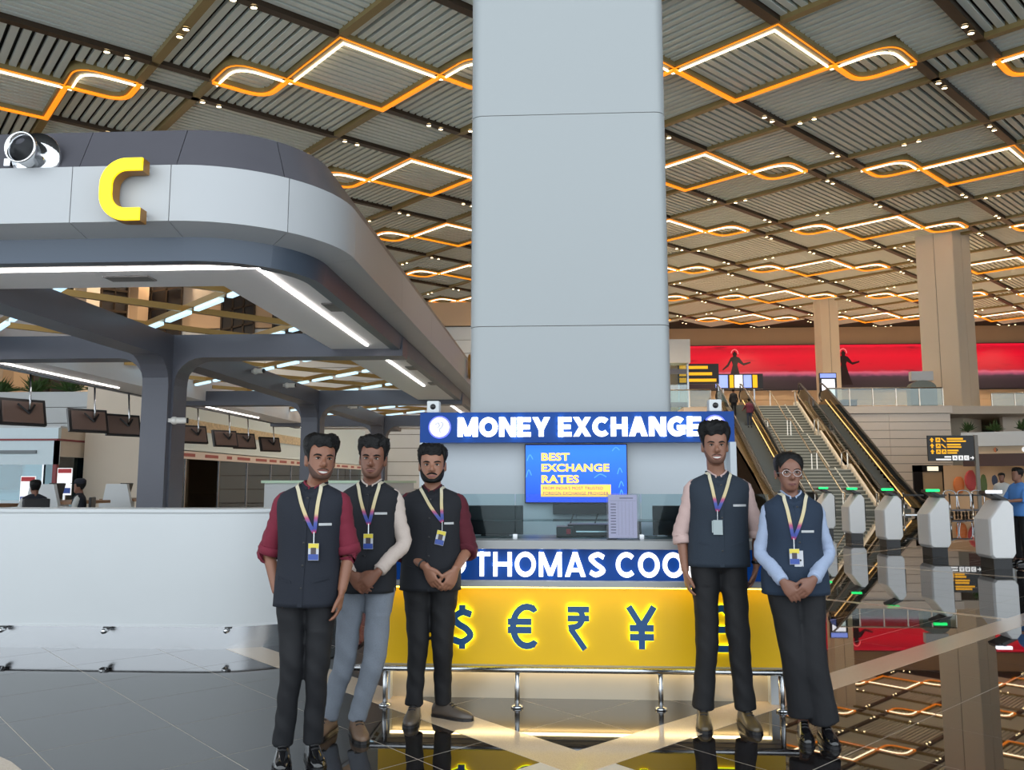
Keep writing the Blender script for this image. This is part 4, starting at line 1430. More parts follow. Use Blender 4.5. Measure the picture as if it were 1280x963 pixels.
office = thing('glazed_office', 'long teal glazed office with a printed ticker band above', 'office', (0, 0, 0))
m_teal = glass_mat('teal_glass', (104, 164, 168), 0.06)
XO = -13.5
for k in range(10):
    y0 = 26.5 + 3.0 * k
    box_obj('pane', XO - 0.02, XO + 0.02, y0 + 0.03, y0 + 2.97, 0.05, 2.3, m_teal, office)
    box_obj('mullion', XO - 0.05, XO + 0.05, y0 - 0.03, y0 + 0.03, 0, 2.3, m_steel, office)
box_obj('ticker_band', XO - 0.05, XO + 0.08, 26.5, 56.5, 2.3, 2.58, M('ticker_white', (226, 214, 206), 0.5), office)
m_tick = M('ticker_print', (168, 96, 92), 0.6)
random.seed(5)
yy = 27.0
while yy < 56:
    w = random.uniform(0.5, 1.5)
    box_obj('ticker_text', XO + 0.08, XO + 0.085, yy, yy + w, 2.38, 2.5, m_tick, office)
    yy += w + random.uniform(0.3, 0.9)
box_obj('upper_wall', XO - 0.1, XO, 26.5, 57.5, 2.58, 5.0, m_paleblue, office)
box_obj('lace_band', XO, XO + 0.03, 27.0, 50.0, 3.35, 3.75, M('lace_print', (206, 190, 160), 0.6, var=0.6, scale=9), office)
box_obj('rear_wall', XO - 1.95, XO - 1.85, 26.5, 57, 0, 2.6, M('teal_grey_wall', (70, 98, 100), 0.6), office)
box_obj('end_wall', XO - 1.9, XO, 26.3, 26.5, 0, 5.0, m_cream, office)
m_office_fill = M('office_fill_light', (235, 245, 250), 0.5, emit=(225, 245, 250), es=4.0)
for k in range(7): box_obj('fill_panel', XO - 1.1, XO - 0.8, 28.0 + 4 * k, 30.4 + 4 * k, 2.52, 2.55, m_office_fill, office)  # added glowing panels that brighten the inside of the office
box_obj('soffit', XO - 1.9, XO, 26.5, 57, 2.55, 2.62, m_white, office)
random.seed(11)
for k in range(8):
    y = 28.2 + 3.2 * k
    t = thing('office_desk', 'desk with computer inside the glazed office, %s from the near end' % ORD[k], 'desk', (XO - 1.0, y, 0), 0, 'desks inside the glazed office')
    box_obj('worktop', -0.45, 0.45, -0.8, 0.8, 0.72, 0.76, m_white, t)
    box_obj('pedestal', -0.4, 0.4, -0.75, -0.4, 0, 0.72, m_grey_panel, t)
    box_obj('pedestal', -0.4, 0.4, 0.4, 0.75, 0, 0.72, m_grey_panel, t)
    box_obj('monitor', -0.05, 0.0, -0.3, 0.3, 0.85, 1.25, m_black, t)
    box_obj('stand', -0.06, 0.04, -0.05, 0.05, 0.76, 0.86, m_black, t)
# shrubs on top of the booth wall
wl = struct(box_obj('wall_low_left', -31, -15.6, 31.6, 31.8, 0, 5.0, m_gap))
for k in range(8):
    for q in range(3):
        box_obj('cladding_panel', -31 + 5.13 * q + 0.01, -31 + 5.13 * (q + 1) - 0.01, 31.5, 31.6, 0.625 * k + 0.015, 0.625 * (k + 1) - 0.01, m_cream if k < 5 else m_white, wl)
for k in range(7):
    p = thing('roof_shrub', 'dark green shrub growing along the white wall top, %s from the pillar' % ORD[k], 'shrub', (-16.3 - 1.45 * k, 31.65, 5.0), 0, 'shrubs along the wall top')
    o = put('foliage', me_bush[k % 3], p, (0, 0, 0)); o.scale = (1.3, 1.0, 1.1)
    bm = new(); tube(bm, [(0, 0, 0), (0, 0, 0.3)], 0.05, 6); obj('stem', bm, m_leafdark, p)

# ================================================================== MONEY EXCHANGE KIOSK
m_kwhite = M('kiosk_white', (200, 207, 213), 0.3, var=0.02)
m_kblue = M('kiosk_blue', (10, 62, 136), 0.35, emit=(8, 84, 180), es=0.10, spec=0.2)
m_kyellow = M('kiosk_yellow', (222, 176, 0), 0.4)
m_ltext = M('lit_white_letter', (250, 250, 252), 0.4, emit=(250, 250, 255), es=1.5)
m_symbol = M('navy_symbol', (22, 74, 126), 0.35)
m_halo2 = M('yellow_halo_light', (250, 255, 40), 0.4, emit=(240, 255, 20), es=2.2)
m_warmstrip = M('warm_strip', (255, 236, 190), 0.4, emit=(255, 226, 165), es=9.0)
m_ystrip = M('yellow_wash_strip', (255, 226, 90), 0.4, emit=(255, 220, 70), es=8.0)
m_slab = M('grey_solid_surface', (176, 178, 178), 0.35, var=0.03)
KX0, KX1 = -1.2, 1.44
kiosk = thing('exchange_counter', 'money exchange counter with glowing yellow front and blue name band', 'counter', (0, 0, 0))
box_obj('worktop', KX0 - 0.03, KX1 + 0.03, 5.52, 6.15, 1.025, 1.08, m_slab, kiosk, 0.004)
nb = box_obj('name_band', KX0, KX1, 5.62, 5.70, 0.815, 1.025, m_kblue, kiosk)
box_obj('metal_strip', KX0 - 0.02, KX1 + 0.02, 5.575, 5.70, 0.775, 0.815, m_slab, kiosk, 0.003)
box_obj('yellow_front', KX0, KX1, 5.66, 5.70, 0.265, 0.775, m_kyellow, kiosk)
box_obj('wash_light', KX0 + 0.02, KX1 - 0.02, 5.585, 5.60, 0.767, 0.774, m_ystrip, kiosk)
box_obj('front_core', KX0, KX1, 5.70, 5.78, 0.22, 1.025, m_kwhite, kiosk)
for xs in (KX0, KX1 - 0.05):
    box_obj('side_panel', xs, xs + 0.05, 5.78, 6.85, 0.0, 1.02, m_kwhite, kiosk)
box_obj('bottom_shelf', KX0, KX1, 5.62, 5.9, 0.225, 0.265, m_slab, kiosk)
box_obj('toe_kick', KX0 + 0.02, KX1 - 0.02, 5.86, 5.9, 0.0, 0.225, M('toe_kick_metal', (196, 186, 168), 0.25, 0.4), kiosk)
box_obj('toe_light', KX0 + 0.03, KX1 - 0.03, 5.80, 5.83, 0.213, 0.224, m_warmstrip, kiosk)
block_letters('THOMAS COOK', 0.158, 1.53, 0.022, 0.195, 0.15, m_ltext, nb, (0.195, 5.62, 0.840), 0.35)
bm = new(); lathe(bm, [(0.0005, -0.02), (0.075, -0.02), (0.08, 0.0)], 28, axis='Y'); obj('emblem', bm, m_ltext, nb, loc=(-0.70, 5.62, 0.92))
box_obj('under_counter', KX0 + 0.06, KX1 - 0.06, 5.78, 6.3, 0.70, 0.74, m_slab, kiosk)

def symbol(ch):
    w = 0.044
    if ch == '$':
        S = [(0.062, 0.068)] + [(0.0 + 0.055 * math.cos(t), 0.052 + 0.048 * math.sin(t)) for t in [PI / 2 + PI * k / 8 * 1.02 for k in range(9)]]
        S = catmull([(0.062, 0.082), (0.0, 0.098), (-0.052, 0.062), (-0.03, 0.022), (0.03, -0.015), (0.055, -0.06), (0.0, -0.10), (-0.062, -0.085)], 5)
        return [S, [(0.0, 0.092), (0.0, 0.145)], [(0.0, -0.095), (0.0, -0.145)]], w
    if ch == '€':
        A = [(0.03 + 0.095 * math.cos(t), 0.13 * math.sin(t)) for t in [math.radians(62 + 236 * k / 16) for k in range(17)]]
        A = [(0.09, 0.125)] + [a for a in A] + [(0.09, -0.125)]
        return [A, [(-0.10, 0.03), (0.06, 0.03)], [(-0.10, -0.025), (0.06, -0.025)]], w
    if ch == '₹':
        C_ = catmull([(-0.065, 0.118), (0.01, 0.112), (0.03, 0.06), (0.0, 0.01), (-0.065, -0.005)], 5)
        return [[(-0.07, 0.118), (0.075, 0.118)], [(-0.07, 0.058), (0.075, 0.058)], C_, [(-0.05, -0.01), (0.045, -0.145)]], w * 0.9
    if ch == '¥':
        return [[(-0.085, 0.14), (0.0, 0.005), (0.085, 0.14)], [(0.0, 0.02), (0.0, -0.14)], [(-0.08, -0.002), (0.08, -0.002)], [(-0.08, -0.062), (0.08, -0.062)]], w
    A = catmull([(0.075, 0.10), (0.03, 0.14), (-0.03, 0.11), (-0.035, 0.04), (-0.03, -0.06), (-0.07, -0.125)], 5)
    return [A, [(-0.085, -0.125), (0.09, -0.125)], [(-0.085, 0.0), (0.06, 0.0)]], w
for ch, x, z, sc in (('$', -0.645, 0.508, 0.97), ('€', -0.245, 0.515, 0.97), ('₹', 0.12, 0.512, 0.97), ('¥', 0.535, 0.512, 0.97), ('£', 1.03, 0.505, 0.97)):
    paths, w = symbol(ch)
    bm = new()
    for i, p in enumerate(paths): sweep2d(bm, [(a * sc, b * sc) for a, b in p], w * sc, -0.035 - 0.0004 * i, -0.02, lambda u, v, ww: V(u, ww, v))
    sy = obj('currency_symbol', bm, m_symbol, kiosk, loc=(x, 5.66, z))
    bm = new()
    for i, p in enumerate(paths): sweep2d(bm, [(a * sc, b * sc) for a, b in p], w * sc + 0.009, -0.018 - 0.0004 * i, -0.010, lambda u, v, ww: V(u, ww, v))
    obj('halo_light', bm, m_halo2, sy)

# steel foot rail in front of the counter
t = thing('foot_rail', 'steel foot rail on short posts along the yellow counter', 'rail', (0, 0, 0))
bm = new(); tube(bm, [(KX0 - 0.16, 5.60, 0.245), (KX1 + 0.12, 5.60, 0.245)], 0.02, 12); obj('rail', bm, m_steel, t, True)
for x in (-1.15, -0.28, 0.65, 1.42):
    bm = new(); tube(bm, [(x, 5.62, 0.0), (x, 5.62, 0.235)], 0.017, 12); p = obj('post', bm, m_steel, t, True)
    bm = new(); lathe(bm, [(0.0005, 0.0), (0.04, 0.0), (0.04, 0.012), (0.02, 0.02), (0.0005, 0.022)], 16, (x, 5.62, 0)); obj('post_flange', bm, m_steel, p, True)

# rear wall and illuminated sign
back = thing('kiosk_back_wall', 'pale grey back wall of the exchange kiosk carrying the television', 'partition', (0, 0, 0))
box_obj('panel', -1.15, 0.14, 7.0, 7.1, 0, 1.785, m_kwhite, back)
box_obj('panel', 0.146, 1.44, 7.0, 7.1, 0, 1.785, m_kwhite, back)
box_obj('side_return', -1.15, -1.10, 6.86, 7.0, 0, 1.785, m_kwhite, back)
box_obj('side_return', 1.39, 1.44, 6.86, 7.0, 0, 1.785, m_kwhite, back)
sign = thing('illuminated_sign', 'blue illuminated sign box reading MONEY EXCHANGE in white letters', 'sign', (0, 0, 0))
box_obj('sign_box', -1.15, 1.43, 6.86, 7.1, 1.785, 2.035, m_kblue, sign)
block_letters('MONEY EXCHANGE', 0.158, 1.99, 0.03, 0.27, 0.085, m_ltext, sign, (0.163, 6.86, 1.832), 0.36)
m_emb = M('glowing_emblem', (236, 236, 255), 0.4, emit=(226, 226, 255), es=1.3)
m_embrim = M('violet_glow_rim', (110, 110, 240), 0.4, emit=(100, 110, 250), es=1.0)
m_embmark = M('emblem_grey', (205, 205, 215), 0.5)
for x in (-0.985, 1.275):
    bm = new(); lathe(bm, [(0.0005, -0.012), (0.088, -0.012), (0.094, 0.0)], 32, axis='Y'); e = obj('emblem_rim', bm, m_embrim, sign, loc=(x, 6.86, 1.912))
    bm = new(); lathe(bm, [(0.0005, -0.02), (0.076, -0.018), (0.08, -0.012)], 32, axis='Y'); obj('emblem_disc', bm, m_emb, e)
    bm = new()
    for p in (catmull([(-0.035, 0.02), (-0.01, 0.035), (0.0, 0.01), (-0.02, -0.01)], 3), catmull([(0.01, 0.04), (0.03, 0.03), (0.02, 0.0), (0.0, -0.02), (0.01, -0.045)], 3)):
        sweep2d(bm, p, 0.014, -0.024, -0.019, lambda u, v, w: V(u, w, v))
    obj('emblem_mark', bm, m_embmark, e)
for x, lb in ((-1.045, 'white box camera on the left end of the blue sign'), (1.285, 'white box camera on the right end of the blue sign')):
    t = thing('box_camera', lb, 'camera', (x, 6.92, 2.035))
    bm = new(); bx(bm, -0.052, 0.052, -0.05, 0.06, 0, 0.10); obj('housing', bm, m_white, t, bevel=0.012)
    bm = new(); lathe(bm, [(0.0005, -0.062), (0.018, -0.06), (0.024, -0.05), (0.03, -0.045)], 18, (0, 0, 0.05), axis='Y'); obj('lens', bm, m_black, t, True)

# television
tv = thing('television', 'wall television showing blue best exchange rates advert', 'television', (0.143, 6.98, 1.53), math.radians(-2.0))
m_tvblue = ramp_mat('advert_blue', [(0.0, (20, 70, 214)), (0.5, (22, 92, 246)), (1.0, (20, 110, 252))], 'Z', 0.4, 0.62)
bm = new(); bx(bm, -0.425, 0.425, -0.05, 0.0, -0.245, 0.245); obj('casing', bm, m_black, tv, bevel=0.006)
scr_ = box_obj('screen', -0.415, 0.415, -0.054, -0.05, -0.235, 0.235, m_tvblue, tv)
m_tvor = M('advert_orange', (248, 190, 84), 0.5, emit=(250, 188, 84), es=0.75)
m_tvnavy = M('advert_navy', (40, 50, 120), 0.5, emit=(36, 44, 120), es=0.4)
m_tvpale = M('advert_pale_blue', (70, 140, 240), 0.5, emit=(70, 146, 250), es=0.6)
for s_, w_, z_ in (('BEST', 0.235, 0.105), ('EXCHANGE', 0.56, 0.015), ('RATES', 0.31, -0.078)):
    bm = text_bm(s_, 0.066, w_, 0.002, 0.042, 1.05, center=False); obj('headline', bm, m_tvor, scr_, loc=(-0.285, -0.0545, z_))
box_obj('advert_band', -0.29, 0.285, -0.056, -0.054, -0.19, -0.09, m_tvor, scr_)
for s_, w_, z_ in (("FROM INDIA'S MOST TRUSTED", 0.49, -0.132), ('FOREIGN EXCHANGE PROVIDER', 0.535, -0.174)):
    bm = text_bm(s_, 0.026, w_, 0.002, 0.0, 1.1, center=False); obj('subline', bm, m_tvnavy, scr_, loc=(-0.27, -0.0565, z_))
for dx, dz, w, h in ((-0.38, 0.13, 0.05, 0.05), (-0.39, 0.0, 0.045, 0.06), (0.37, -0.09, 0.04, 0.05), (0.37, -0.16, 0.03, 0.05), (0.2, -0.02, 0.1, 0.03), (0.36, 0.02, 0.04, 0.05), (0.33, 0.2, 0.06, 0.03)):
    bm = new(); sweep2d(bm, catmull([(dx - w / 2, dz - h / 2), (dx, dz + h / 2), (dx + w / 2, dz - h / 4)], 4), 0.008, -0.0556, -0.0535, lambda u, v, ww: V(u, ww, v)); obj('advert_mark', bm, m_tvpale, scr_)
t = thing('media_box', 'black media box with dangling cables under the television', 'box', (0.1, 6.95, 1.235))
box_obj('casing', -0.15, 0.36, -0.04, 0.04, -0.035, 0.045, m_black, t)
for a in (0.02, 0.22):
    bm = new(); tube(bm, catmull([(a, -0.02, -0.03), (a - 0.03, -0.03, -0.12), (a - 0.05, -0.02, -0.20), (a - 0.04, 0.0, -0.3)], 4), 0.006, 6); obj('cable', bm, m_black, t, True)

# glass screen and things on the worktop
m_sneeze = glass_mat('counter_glass', (226, 238, 240), -0.02)
t = thing('counter_screen', 'clear glass screen standing along the exchange counter', 'glass screen', (0, 5.72, 1.08))
for a, b in ((-1.15, -0.30), (-0.295, 0.55), (0.555, 1.40)):
    box_obj('pane', a, b, -0.004, 0.004, 0.0, 0.30, m_sneeze, t)
box_obj('glass_shelf', -1.15, 1.40, 0.0, 0.22, 0.115, 0.123, m_sneeze, t)
for x in (-0.30, 0.552): box_obj('clip', x - 0.012, x + 0.017, -0.012, 0.012, 0.0, 0.03, m_steel, t)
t = thing('rate_sheet_holder', 'clear acrylic stand holding a printed rate sheet', 'notice', (0.425, 5.66, 1.08))
m_acr = glass_mat('acrylic', (236, 236, 242), 0.0)
box_obj('acrylic_front', -0.108, 0.108, -0.006, -0.003, 0, 0.305, m_acr, t)
box_obj('acrylic_foot', -0.108, 0.108, -0.05, 0.02, 0, 0.004, m_acr, t)
sh = box_obj('paper', -0.095, 0.095, -0.002, 0.0, 0.01, 0.295, M('paper', (226, 226, 240), 0.6), t)
m_print = M('print_grey', (120, 120, 140), 0.6)
for k in range(11): box_obj('text_row', -0.08 + 0.0, -0.045, -0.0028, -0.002, 0.04 + 0.019 * k, 0.047 + 0.019 * k, m_print, sh)
for k in range(5): box_obj('table_line', -0.03 + 0.024 * k, -0.029 + 0.024 * k, -0.0028, -0.002, 0.03, 0.25, m_print, sh)
box_obj('text_row', -0.02, 0.07, -0.0028, -0.002, 0.27, 0.277, m_print, sh)
box_obj('table_line', -0.085, 0.085, -0.0028, -0.002, 0.255, 0.2565, m_print, sh)
t = thing('counting_machine', 'black banknote counting machine with red badge on the counter', 'machine', (0.12, 6.0, 1.08))
bm = new(); bx(bm, -0.06, 0.28, -0.06, 0.1, 0, 0.085); obj('body', bm, m_black, t, bevel=0.008)
bm = new(); bx(bm, -0.14, -0.02, -0.10, 0.06, 0, 0.07); obj('feeder', bm, m_black, t, bevel=0.008)
box_obj('badge', -0.07, -0.04, -0.102, -0.10, 0.02, 0.055, M('badge_red', (190, 20, 40), 0.4), t)
box_obj('slot', 0.0, 0.26, -0.063, -0.06, 0.03, 0.04, m_steel, t)
def monitor(x, y, label, rz=0.0):
    t = thing('computer_monitor', label, 'monitor', (x, y, 1.08), rz)
    bm = new(); bx(bm, -0.20, 0.20, -0.015, 0.015, 0.01, 0.215); obj('screen_back', bm, m_black, t, bevel=0.005)
    box_obj('neck', -0.03, 0.03, 0.015, 0.05, 0, 0.12, m_black, t)
    box_obj('foot', -0.1, 0.1, -0.03, 0.10, 0, 0.01, m_black, t)
monitor(-0.455, 6.0, 'back of the black computer monitor beside the dark maroon sleeve')
monitor(0.86, 6.0, 'back of the black computer monitor next to the pale pink sleeve')
t = thing('desk_calendar', 'small white printed card in a black frame on the counter', 'card', (0.63, 6.0, 1.08))
box_obj('frame', -0.08, 0.06, 0.0, 0.02, 0, 0.12, m_black, t)
box_obj('card', -0.05, 0.055, -0.004, 0.0, 0.004, 0.10, M('paper'  , (226, 226, 240), 0.6), t)
t = thing('swivel_chair', 'dark swivel chair behind the exchange counter', 'chair', (-0.72, 6.5, 0))
bm = new(); bx(bm, -0.22, 0.22, 0.18, 0.24, 0.62, 1.26); obj('backrest', bm, M('chair_fabric', (44, 46, 54), 0.8), t, bevel=0.02)
bm = new(); bx(bm, -0.23, 0.23, -0.22, 0.2, 0.5, 0.58); obj('seat', bm, M('chair_fabric', (44, 46, 54), 0.8), t, bevel=0.02)
bm = new(); tube(bm, [(0, 0, 0.08), (0, 0, 0.5)], 0.03, 10); obj('column', bm, m_black, t, True)
for k in range(5):
    a = 2 * PI * k / 5
    bm = new(); bar(bm, (0, 0, 0.07), (0.24 * math.cos(a), 0.24 * math.sin(a), 0.05), 0.04, 0.03); l_ = obj('leg', bm, m_black, t)
    bm = new(); ball(bm, (0.24 * math.cos(a), 0.24 * math.sin(a), 0.028), 0.028, 0.028, 0.028, 8, 6); obj('caster', bm, m_black, l_)
# ================================================================== PEOPLE
def cloth(name, col, rough=0.85, scale=220, var=0.25):
    PALE.add(name)
    return M(name, col, rough, var=var, scale=scale, bump=0.15)
PALE |= {'skin_one', 'skin_two', 'skin_three', 'skin_four', 'skin_five', 'stubble', 'light_stubble', 'tan_leather', 'grey_brown_leather', 'olive_brown_leather', 'teeth', 'eye_white', 'card_white', 'card_grey', 'white_embroidery'}
m_hair = M('black_hair', (9, 8, 9), 0.55, var=0.3, scale=120, bump=0.5, spec=0.25)
m_eye = M('eye_white', (226, 222, 214), 0.3)
m_iris = M('dark_iris', (28, 18, 14), 0.2)
m_teeth = M('teeth', (222, 216, 208), 0.35)
HEAD_T = [(0.00, .022, -.066, -.030), (0.05, .040, -.083, -.004), (0.12, .051, -.088, .016), (0.22, .060, -.088, .042), (0.33, .0655, -.0865, .066), (0.45, .0700, -.0860, .083),
          (0.56, .0735, -.0865, .094), (0.67, .0755, -.0885, .099), (0.78, .0745, -.0830, .098), (0.87, .0670, -.0680, .088), (0.94, .0500, -.0450, .068), (0.985, .0270, -.0150, .042), (1.0, .010, .004, .022)]
JAW = [1.0]
def head_ring(t):
    for A, B in zip(HEAD_T[:-1], HEAD_T[1:]):
        if t <= B[0]:
            k = (t - A[0]) / (B[0] - A[0])
            r = [a + (b - a) * k for a, b in zip(A[1:], B[1:])]
            r[0] *= 1 - (1 - JAW[0]) * max(0.0, min(1.0, (.5 - t) / .35))
            return r
    return list(HEAD_T[-1][1:])
def spow(v, e):
    return math.copysign(abs(v) ** e, v)
def head_pt(phi, t, off, h):
    w, yf, yb = head_ring(t)
    cy, ry = (yf + yb) / 2, (yb - yf) / 2
    e = 2 / 2.35
    x = (w + off) * spow(math.sin(phi), e)
    y = cy - (ry + off) * spow(math.cos(phi), e)
    return V(x, y, t * h)
def face_y(x, t):
    w, yf, yb = head_ring(t)
    cy, ry = (yf + yb) / 2, (yb - yf) / 2
    return cy - ry * max(0.0, 1 - (abs(x) / w) ** 2.35) ** (1 / 2.35)

def limb(bm, pts, radii, n=6, seg=14, ref=V(0, 1, 0), wob=None):
    s = catmull([tuple(p) + (r,) for p, r in zip(pts, radii)], n)
    tube(bm, [q[:3] for q in s], [q[3] for q in s], seg, True, ref, wob)

def hand(bm, W, d, nrm, side, curl=0.25, sc=1.0, spread=1.0):
    d = Vector(d).normalized()
    nrm = Vector(nrm); nrm = (nrm - d * nrm.dot(d)).normalized()
    l = d.cross(nrm) * side                       # towards the thumb
    W = Vector(W)
    rs = []
    for t, w, th in ((-0.02, .024, .018), (0.0, .026, .018), (0.03, .034, .016), (0.06, .040, .0145), (0.085, .040, .012), (0.095, .036, .009)):
        c = W + d * t * sc
        rs.append([c + l * (math.cos(a) * w * sc) + nrm * (math.sin(a) * th * sc) for a in [2 * PI * k / 12 for k in range(12)]])
    rings(bm, rs, True)
    for k, (off, L, r) in enumerate(((0.030, .072, .0085), (0.010, .082, .009), (-0.010, .076, .0085), (-0.029, .060, .0075))):
        p = W + d * (0.086 * sc) + l * (off * sc)
        dd = (d + l * (off * 2.0 * spread)).normalized()
        pts = [p - dd * 0.02 * sc, p]
        ang = 0
        for seg_l in (0.45, 0.30, 0.25):
            ang += curl * (1 + 0.12 * k)
            v = dd * math.cos(ang) + nrm * math.sin(ang)
            pts.append(pts[-1] + v * (L * seg_l * sc))
        limb(bm, pts, [r * sc, r * sc, r * sc, r * 0.93 * sc, r * 0.7 * sc], 3, 8, ref=nrm)
    p = W + d * (0.02 * sc) + l * (0.022 * sc)
    v = (d * 0.75 + l * 0.55 + nrm * 0.25).normalized()
    q = p + v * 0.045 * sc
    v2 = (d * 0.95 + l * 0.15 + nrm * 0.3).normalized()
    limb(bm, [p, q, q + v2 * 0.03 * sc, q + v2 * 0.052 * sc], [.014 * sc, .012 * sc, .0105 * sc, .008 * sc], 3, 8, ref=nrm)

def shoe(root, ax, ay, ang, L, mat, sole_mat, w=1.0, heel=True, hh=1.0):
    """shoe with its heel under the ankle; ang 0 points to the camera (-y), positive turns to +x"""
    d = V(math.sin(ang), -math.cos(ang), 0); s = V(d.y, -d.x, 0)
    o = V(ax, ay, 0) - d * (0.24 * L)
    prof = [(0.0, .026, .060), (0.04, .034, .078), (0.16, .038, .092), (0.30, .038, .094), (0.42, .040, .080), (0.56, .045, .060), (0.72, .047, .050), (0.86, .040, .040), (0.95, .026, .030), (1.0, .012, .022)]
    bm = new(); rs = []
    for t, hw, ht in prof:
        ht *= hh
        c = o + d * (t * L)
        ring = []
        for a in range(14):
            th = PI * a / 13
            ring.append(c + s * (math.cos(th) * hw * w) + V(0, 0, 0.014 + max(0.0, math.sin(th)) ** 0.8 * ht))
        rs.append(ring)
    rings(bm, rs, True)
    so = obj('shoe', bm, mat, root, True)
    bm = new()
    L_ = [(o + d * (t * L) + s * (hw * w + 0.004)) for t, hw, ht in prof]; R_ = [(o + d * (t * L) - s * (hw * w + 0.004)) for t, hw, ht in prof]
    tip = o + d * (L * 1.012)
    poly = [(p.x, p.y) for p in L_] + [(tip.x, tip.y)] + [(p.x, p.y) for p in reversed(R_)]
    prism(bm, poly, 0.0, 0.017)
    obj('sole', bm, sole_mat, so)
    # laces / tongue
    bm = new()
    for q in range(3):
        t = 0.40 + 0.07 * q
        c = o + d * (t * L) + V(0, 0, 0.098 * hh - 0.012 * q)
        tube(bm, [c - s * 0.022 * w, c + V(0, 0, 0.004), c + s * 0.022 * w], 0.004, 6)
    obj('laces', bm, sole_mat, so, True)
    return so

def person(S):
    root = thing('person', S['label'], 'person', S['loc'], S.get('rz', 0.0), S.get('group'))
    lo = S.get('low', False)
    JAW[0] = S.get('jaw', 1.0)
    nx, hx = S['neckx'], S['hipx']
    zs, zh = S['zs'], S['zhem']
    sw = S['sw']; hw = S.get('hemw', sw - 0.012); ww = S.get('waistw', sw - 0.02); df = S.get('depth', 1.0)
    ny = S.get('necky', 0.0)
    skin = S['skin']
    keys = [(zh, hw, .125), (zh + .12, hw - .003, .120), (zh + .27, ww, .112), (zs - .14, sw - .010, .118), (zs - .06, sw, .106), (zs - .012, sw - .006, .086), (zs + .010, sw - .030, .073), (zs + .028, sw * 0.66, .066), (zs + .046, .086, .062), (zs + .058, .064, .056)]
    keys = [(z, a, b * df if k < 5 else b) for k, (z, a, b) in enumerate(keys)]
    def cxy(z):
        k = (z - zh) / (zs - zh)
        return hx + (nx - hx) * k, ny * k
    samp = catmull(keys, 5)
    def torso_at(z):
        for A, B in zip(samp[:-1], samp[1:]):
            if z <= B[0]:
                k = 0 if B[0] == A[0] else max(0, (z - A[0]) / (B[0] - A[0]))
                return A[1] + (B[1] - A[1]) * k, A[2] + (B[2] - A[2]) * k
        return samp[-1][1], samp[-1][2]
    NE = 2.45
    def front(x, z, off=0.0):
        a, b = torso_at(z); c = cxy(z)
        q = min(0.999, abs(x - c[0]) / (a + off))
        return c[1] - (b + off) * (1 - q ** NE) ** (1 / NE)
    def torso_ring(z, a, b, seg=40, fold=0.0, sd=0.0):
        c = cxy(z); out = []
        for k in range(seg):
            th = 2 * PI * k / seg
            f = 1.0 + fold * math.sin(5 * th + 9 * z + sd) * max(0, (zs - 0.1 - z)) + fold * 0.6 * noise.noise(V(2.2 * math.cos(th), 2.2 * math.sin(th), 5 * z + sd))
            out.append(V(c[0] + a * f * spow(math.cos(th), 2 / NE), c[1] + b * f * spow(math.sin(th), 2 / NE), z))
        return out
    # ---------------- body: one continuous skin
    bm = new()
    rings(bm, [torso_ring(z, max(.03, a - .022), max(.03, b - .020), 24) for z, a, b in catmull(keys[1:], 3)], True)
    headz = S['top'] - S.get('hairt', 0.022) - S.get('hh', 0.225)
    h = S.get('hh', 0.225)
    hxp = S['headx']; hy = S.get('heady', -0.012)
    HM = Matrix.Translation(V(hxp, hy, headz)) @ Matrix.Translation(V(0, 0, h * 0.3)) @ Matrix.Rotation(S.get('yaw', 0), 4, 'Z') @ Matrix.Rotation(S.get('roll', 0), 4, 'Y') @ Matrix.Rotation(S.get('pitch', 0), 4, 'X') @ Matrix.Translation(V(0, 0, -h * 0.3))
    hs = S.get('hs', 1.0)
    def hp(v):
        return HM @ V(v[0] * hs, v[1] * hs, v[2])
    limb(bm, [(nx, ny + 0.015, zs - 0.02), (nx * 0.6 + hxp * 0.4, ny + 0.012, zs + 0.05), hp((0, 0.012, h * 0.12)), hp((0, 0.015, h * 0.4))], [q * S.get('neckr', 1.0) for q in (0.066, 0.056, 0.054, 0.052)], 3)
    rings(bm, [[hp(head_pt(2 * PI * k / 28, t, 0, h)) for k in range(28)] for t in [i / 30 for i in range(31)]], True)
    if not lo:
        # nose, ears, brow, lips
        s = catmull([tuple(hp((0, -.083, h * .56))) + (.007,), tuple(hp((0, -.092, h * .47))) + (.009,), tuple(hp((0, -.1035, h * .385))) + (.0135,), tuple(hp((0, -.090, h * .335))) + (.011,)], 4)
        tube(bm, [q[:3] for q in s], [q[3] for q in s], 10)
        for sx in (-1, 1):
            c = hp((sx * .013, -.088, h * .365)); ball(bm, c, .0095, .010, .008, 8, 6)
            rs = []
            for k, (dz, r1) in enumerate(((-.030, .006), (-.02, .012), (0, .017), (.02, .018), (.03, .010))):
                c = V(sx * (.0735 + .004 * (k > 0)), .012 + .1 * dz, h * .46 + dz)
                rs.append([hp((c.x + sx * math.cos(a) * .006 + sx * max(0, math.sin(a)) * .006, c.y + math.sin(a) * r1, c.z)) for a in [2 * PI * q / 10 for q in range(10)]])
            rings(bm, rs, True)
            s = [(sx * .012, -.0865, h * .595), (sx * .034, face_y(.034, .6) + .001, h * .61), (sx * .052, face_y(.052, .58) + .002, h * .585)]
            limb(bm, [hp(p) for p in s], [.006, .007, .005], 3, 8)
        limb(bm, [hp((-.020, face_y(.02, .2) + .003, h * .205)), hp((0, -.0885, h * .213)), hp((.020, face_y(.02, .2) + .003, h * .205))], [.004, .0068, .004], 3, 8)
        limb(bm, [hp((-.017, face_y(.017, .17) + .003, h * .172)), hp((0, -.0885, h * .162)), hp((.017, face_y(.017, .17) + .003, h * .172))], [.004, .007, .004], 3, 8)
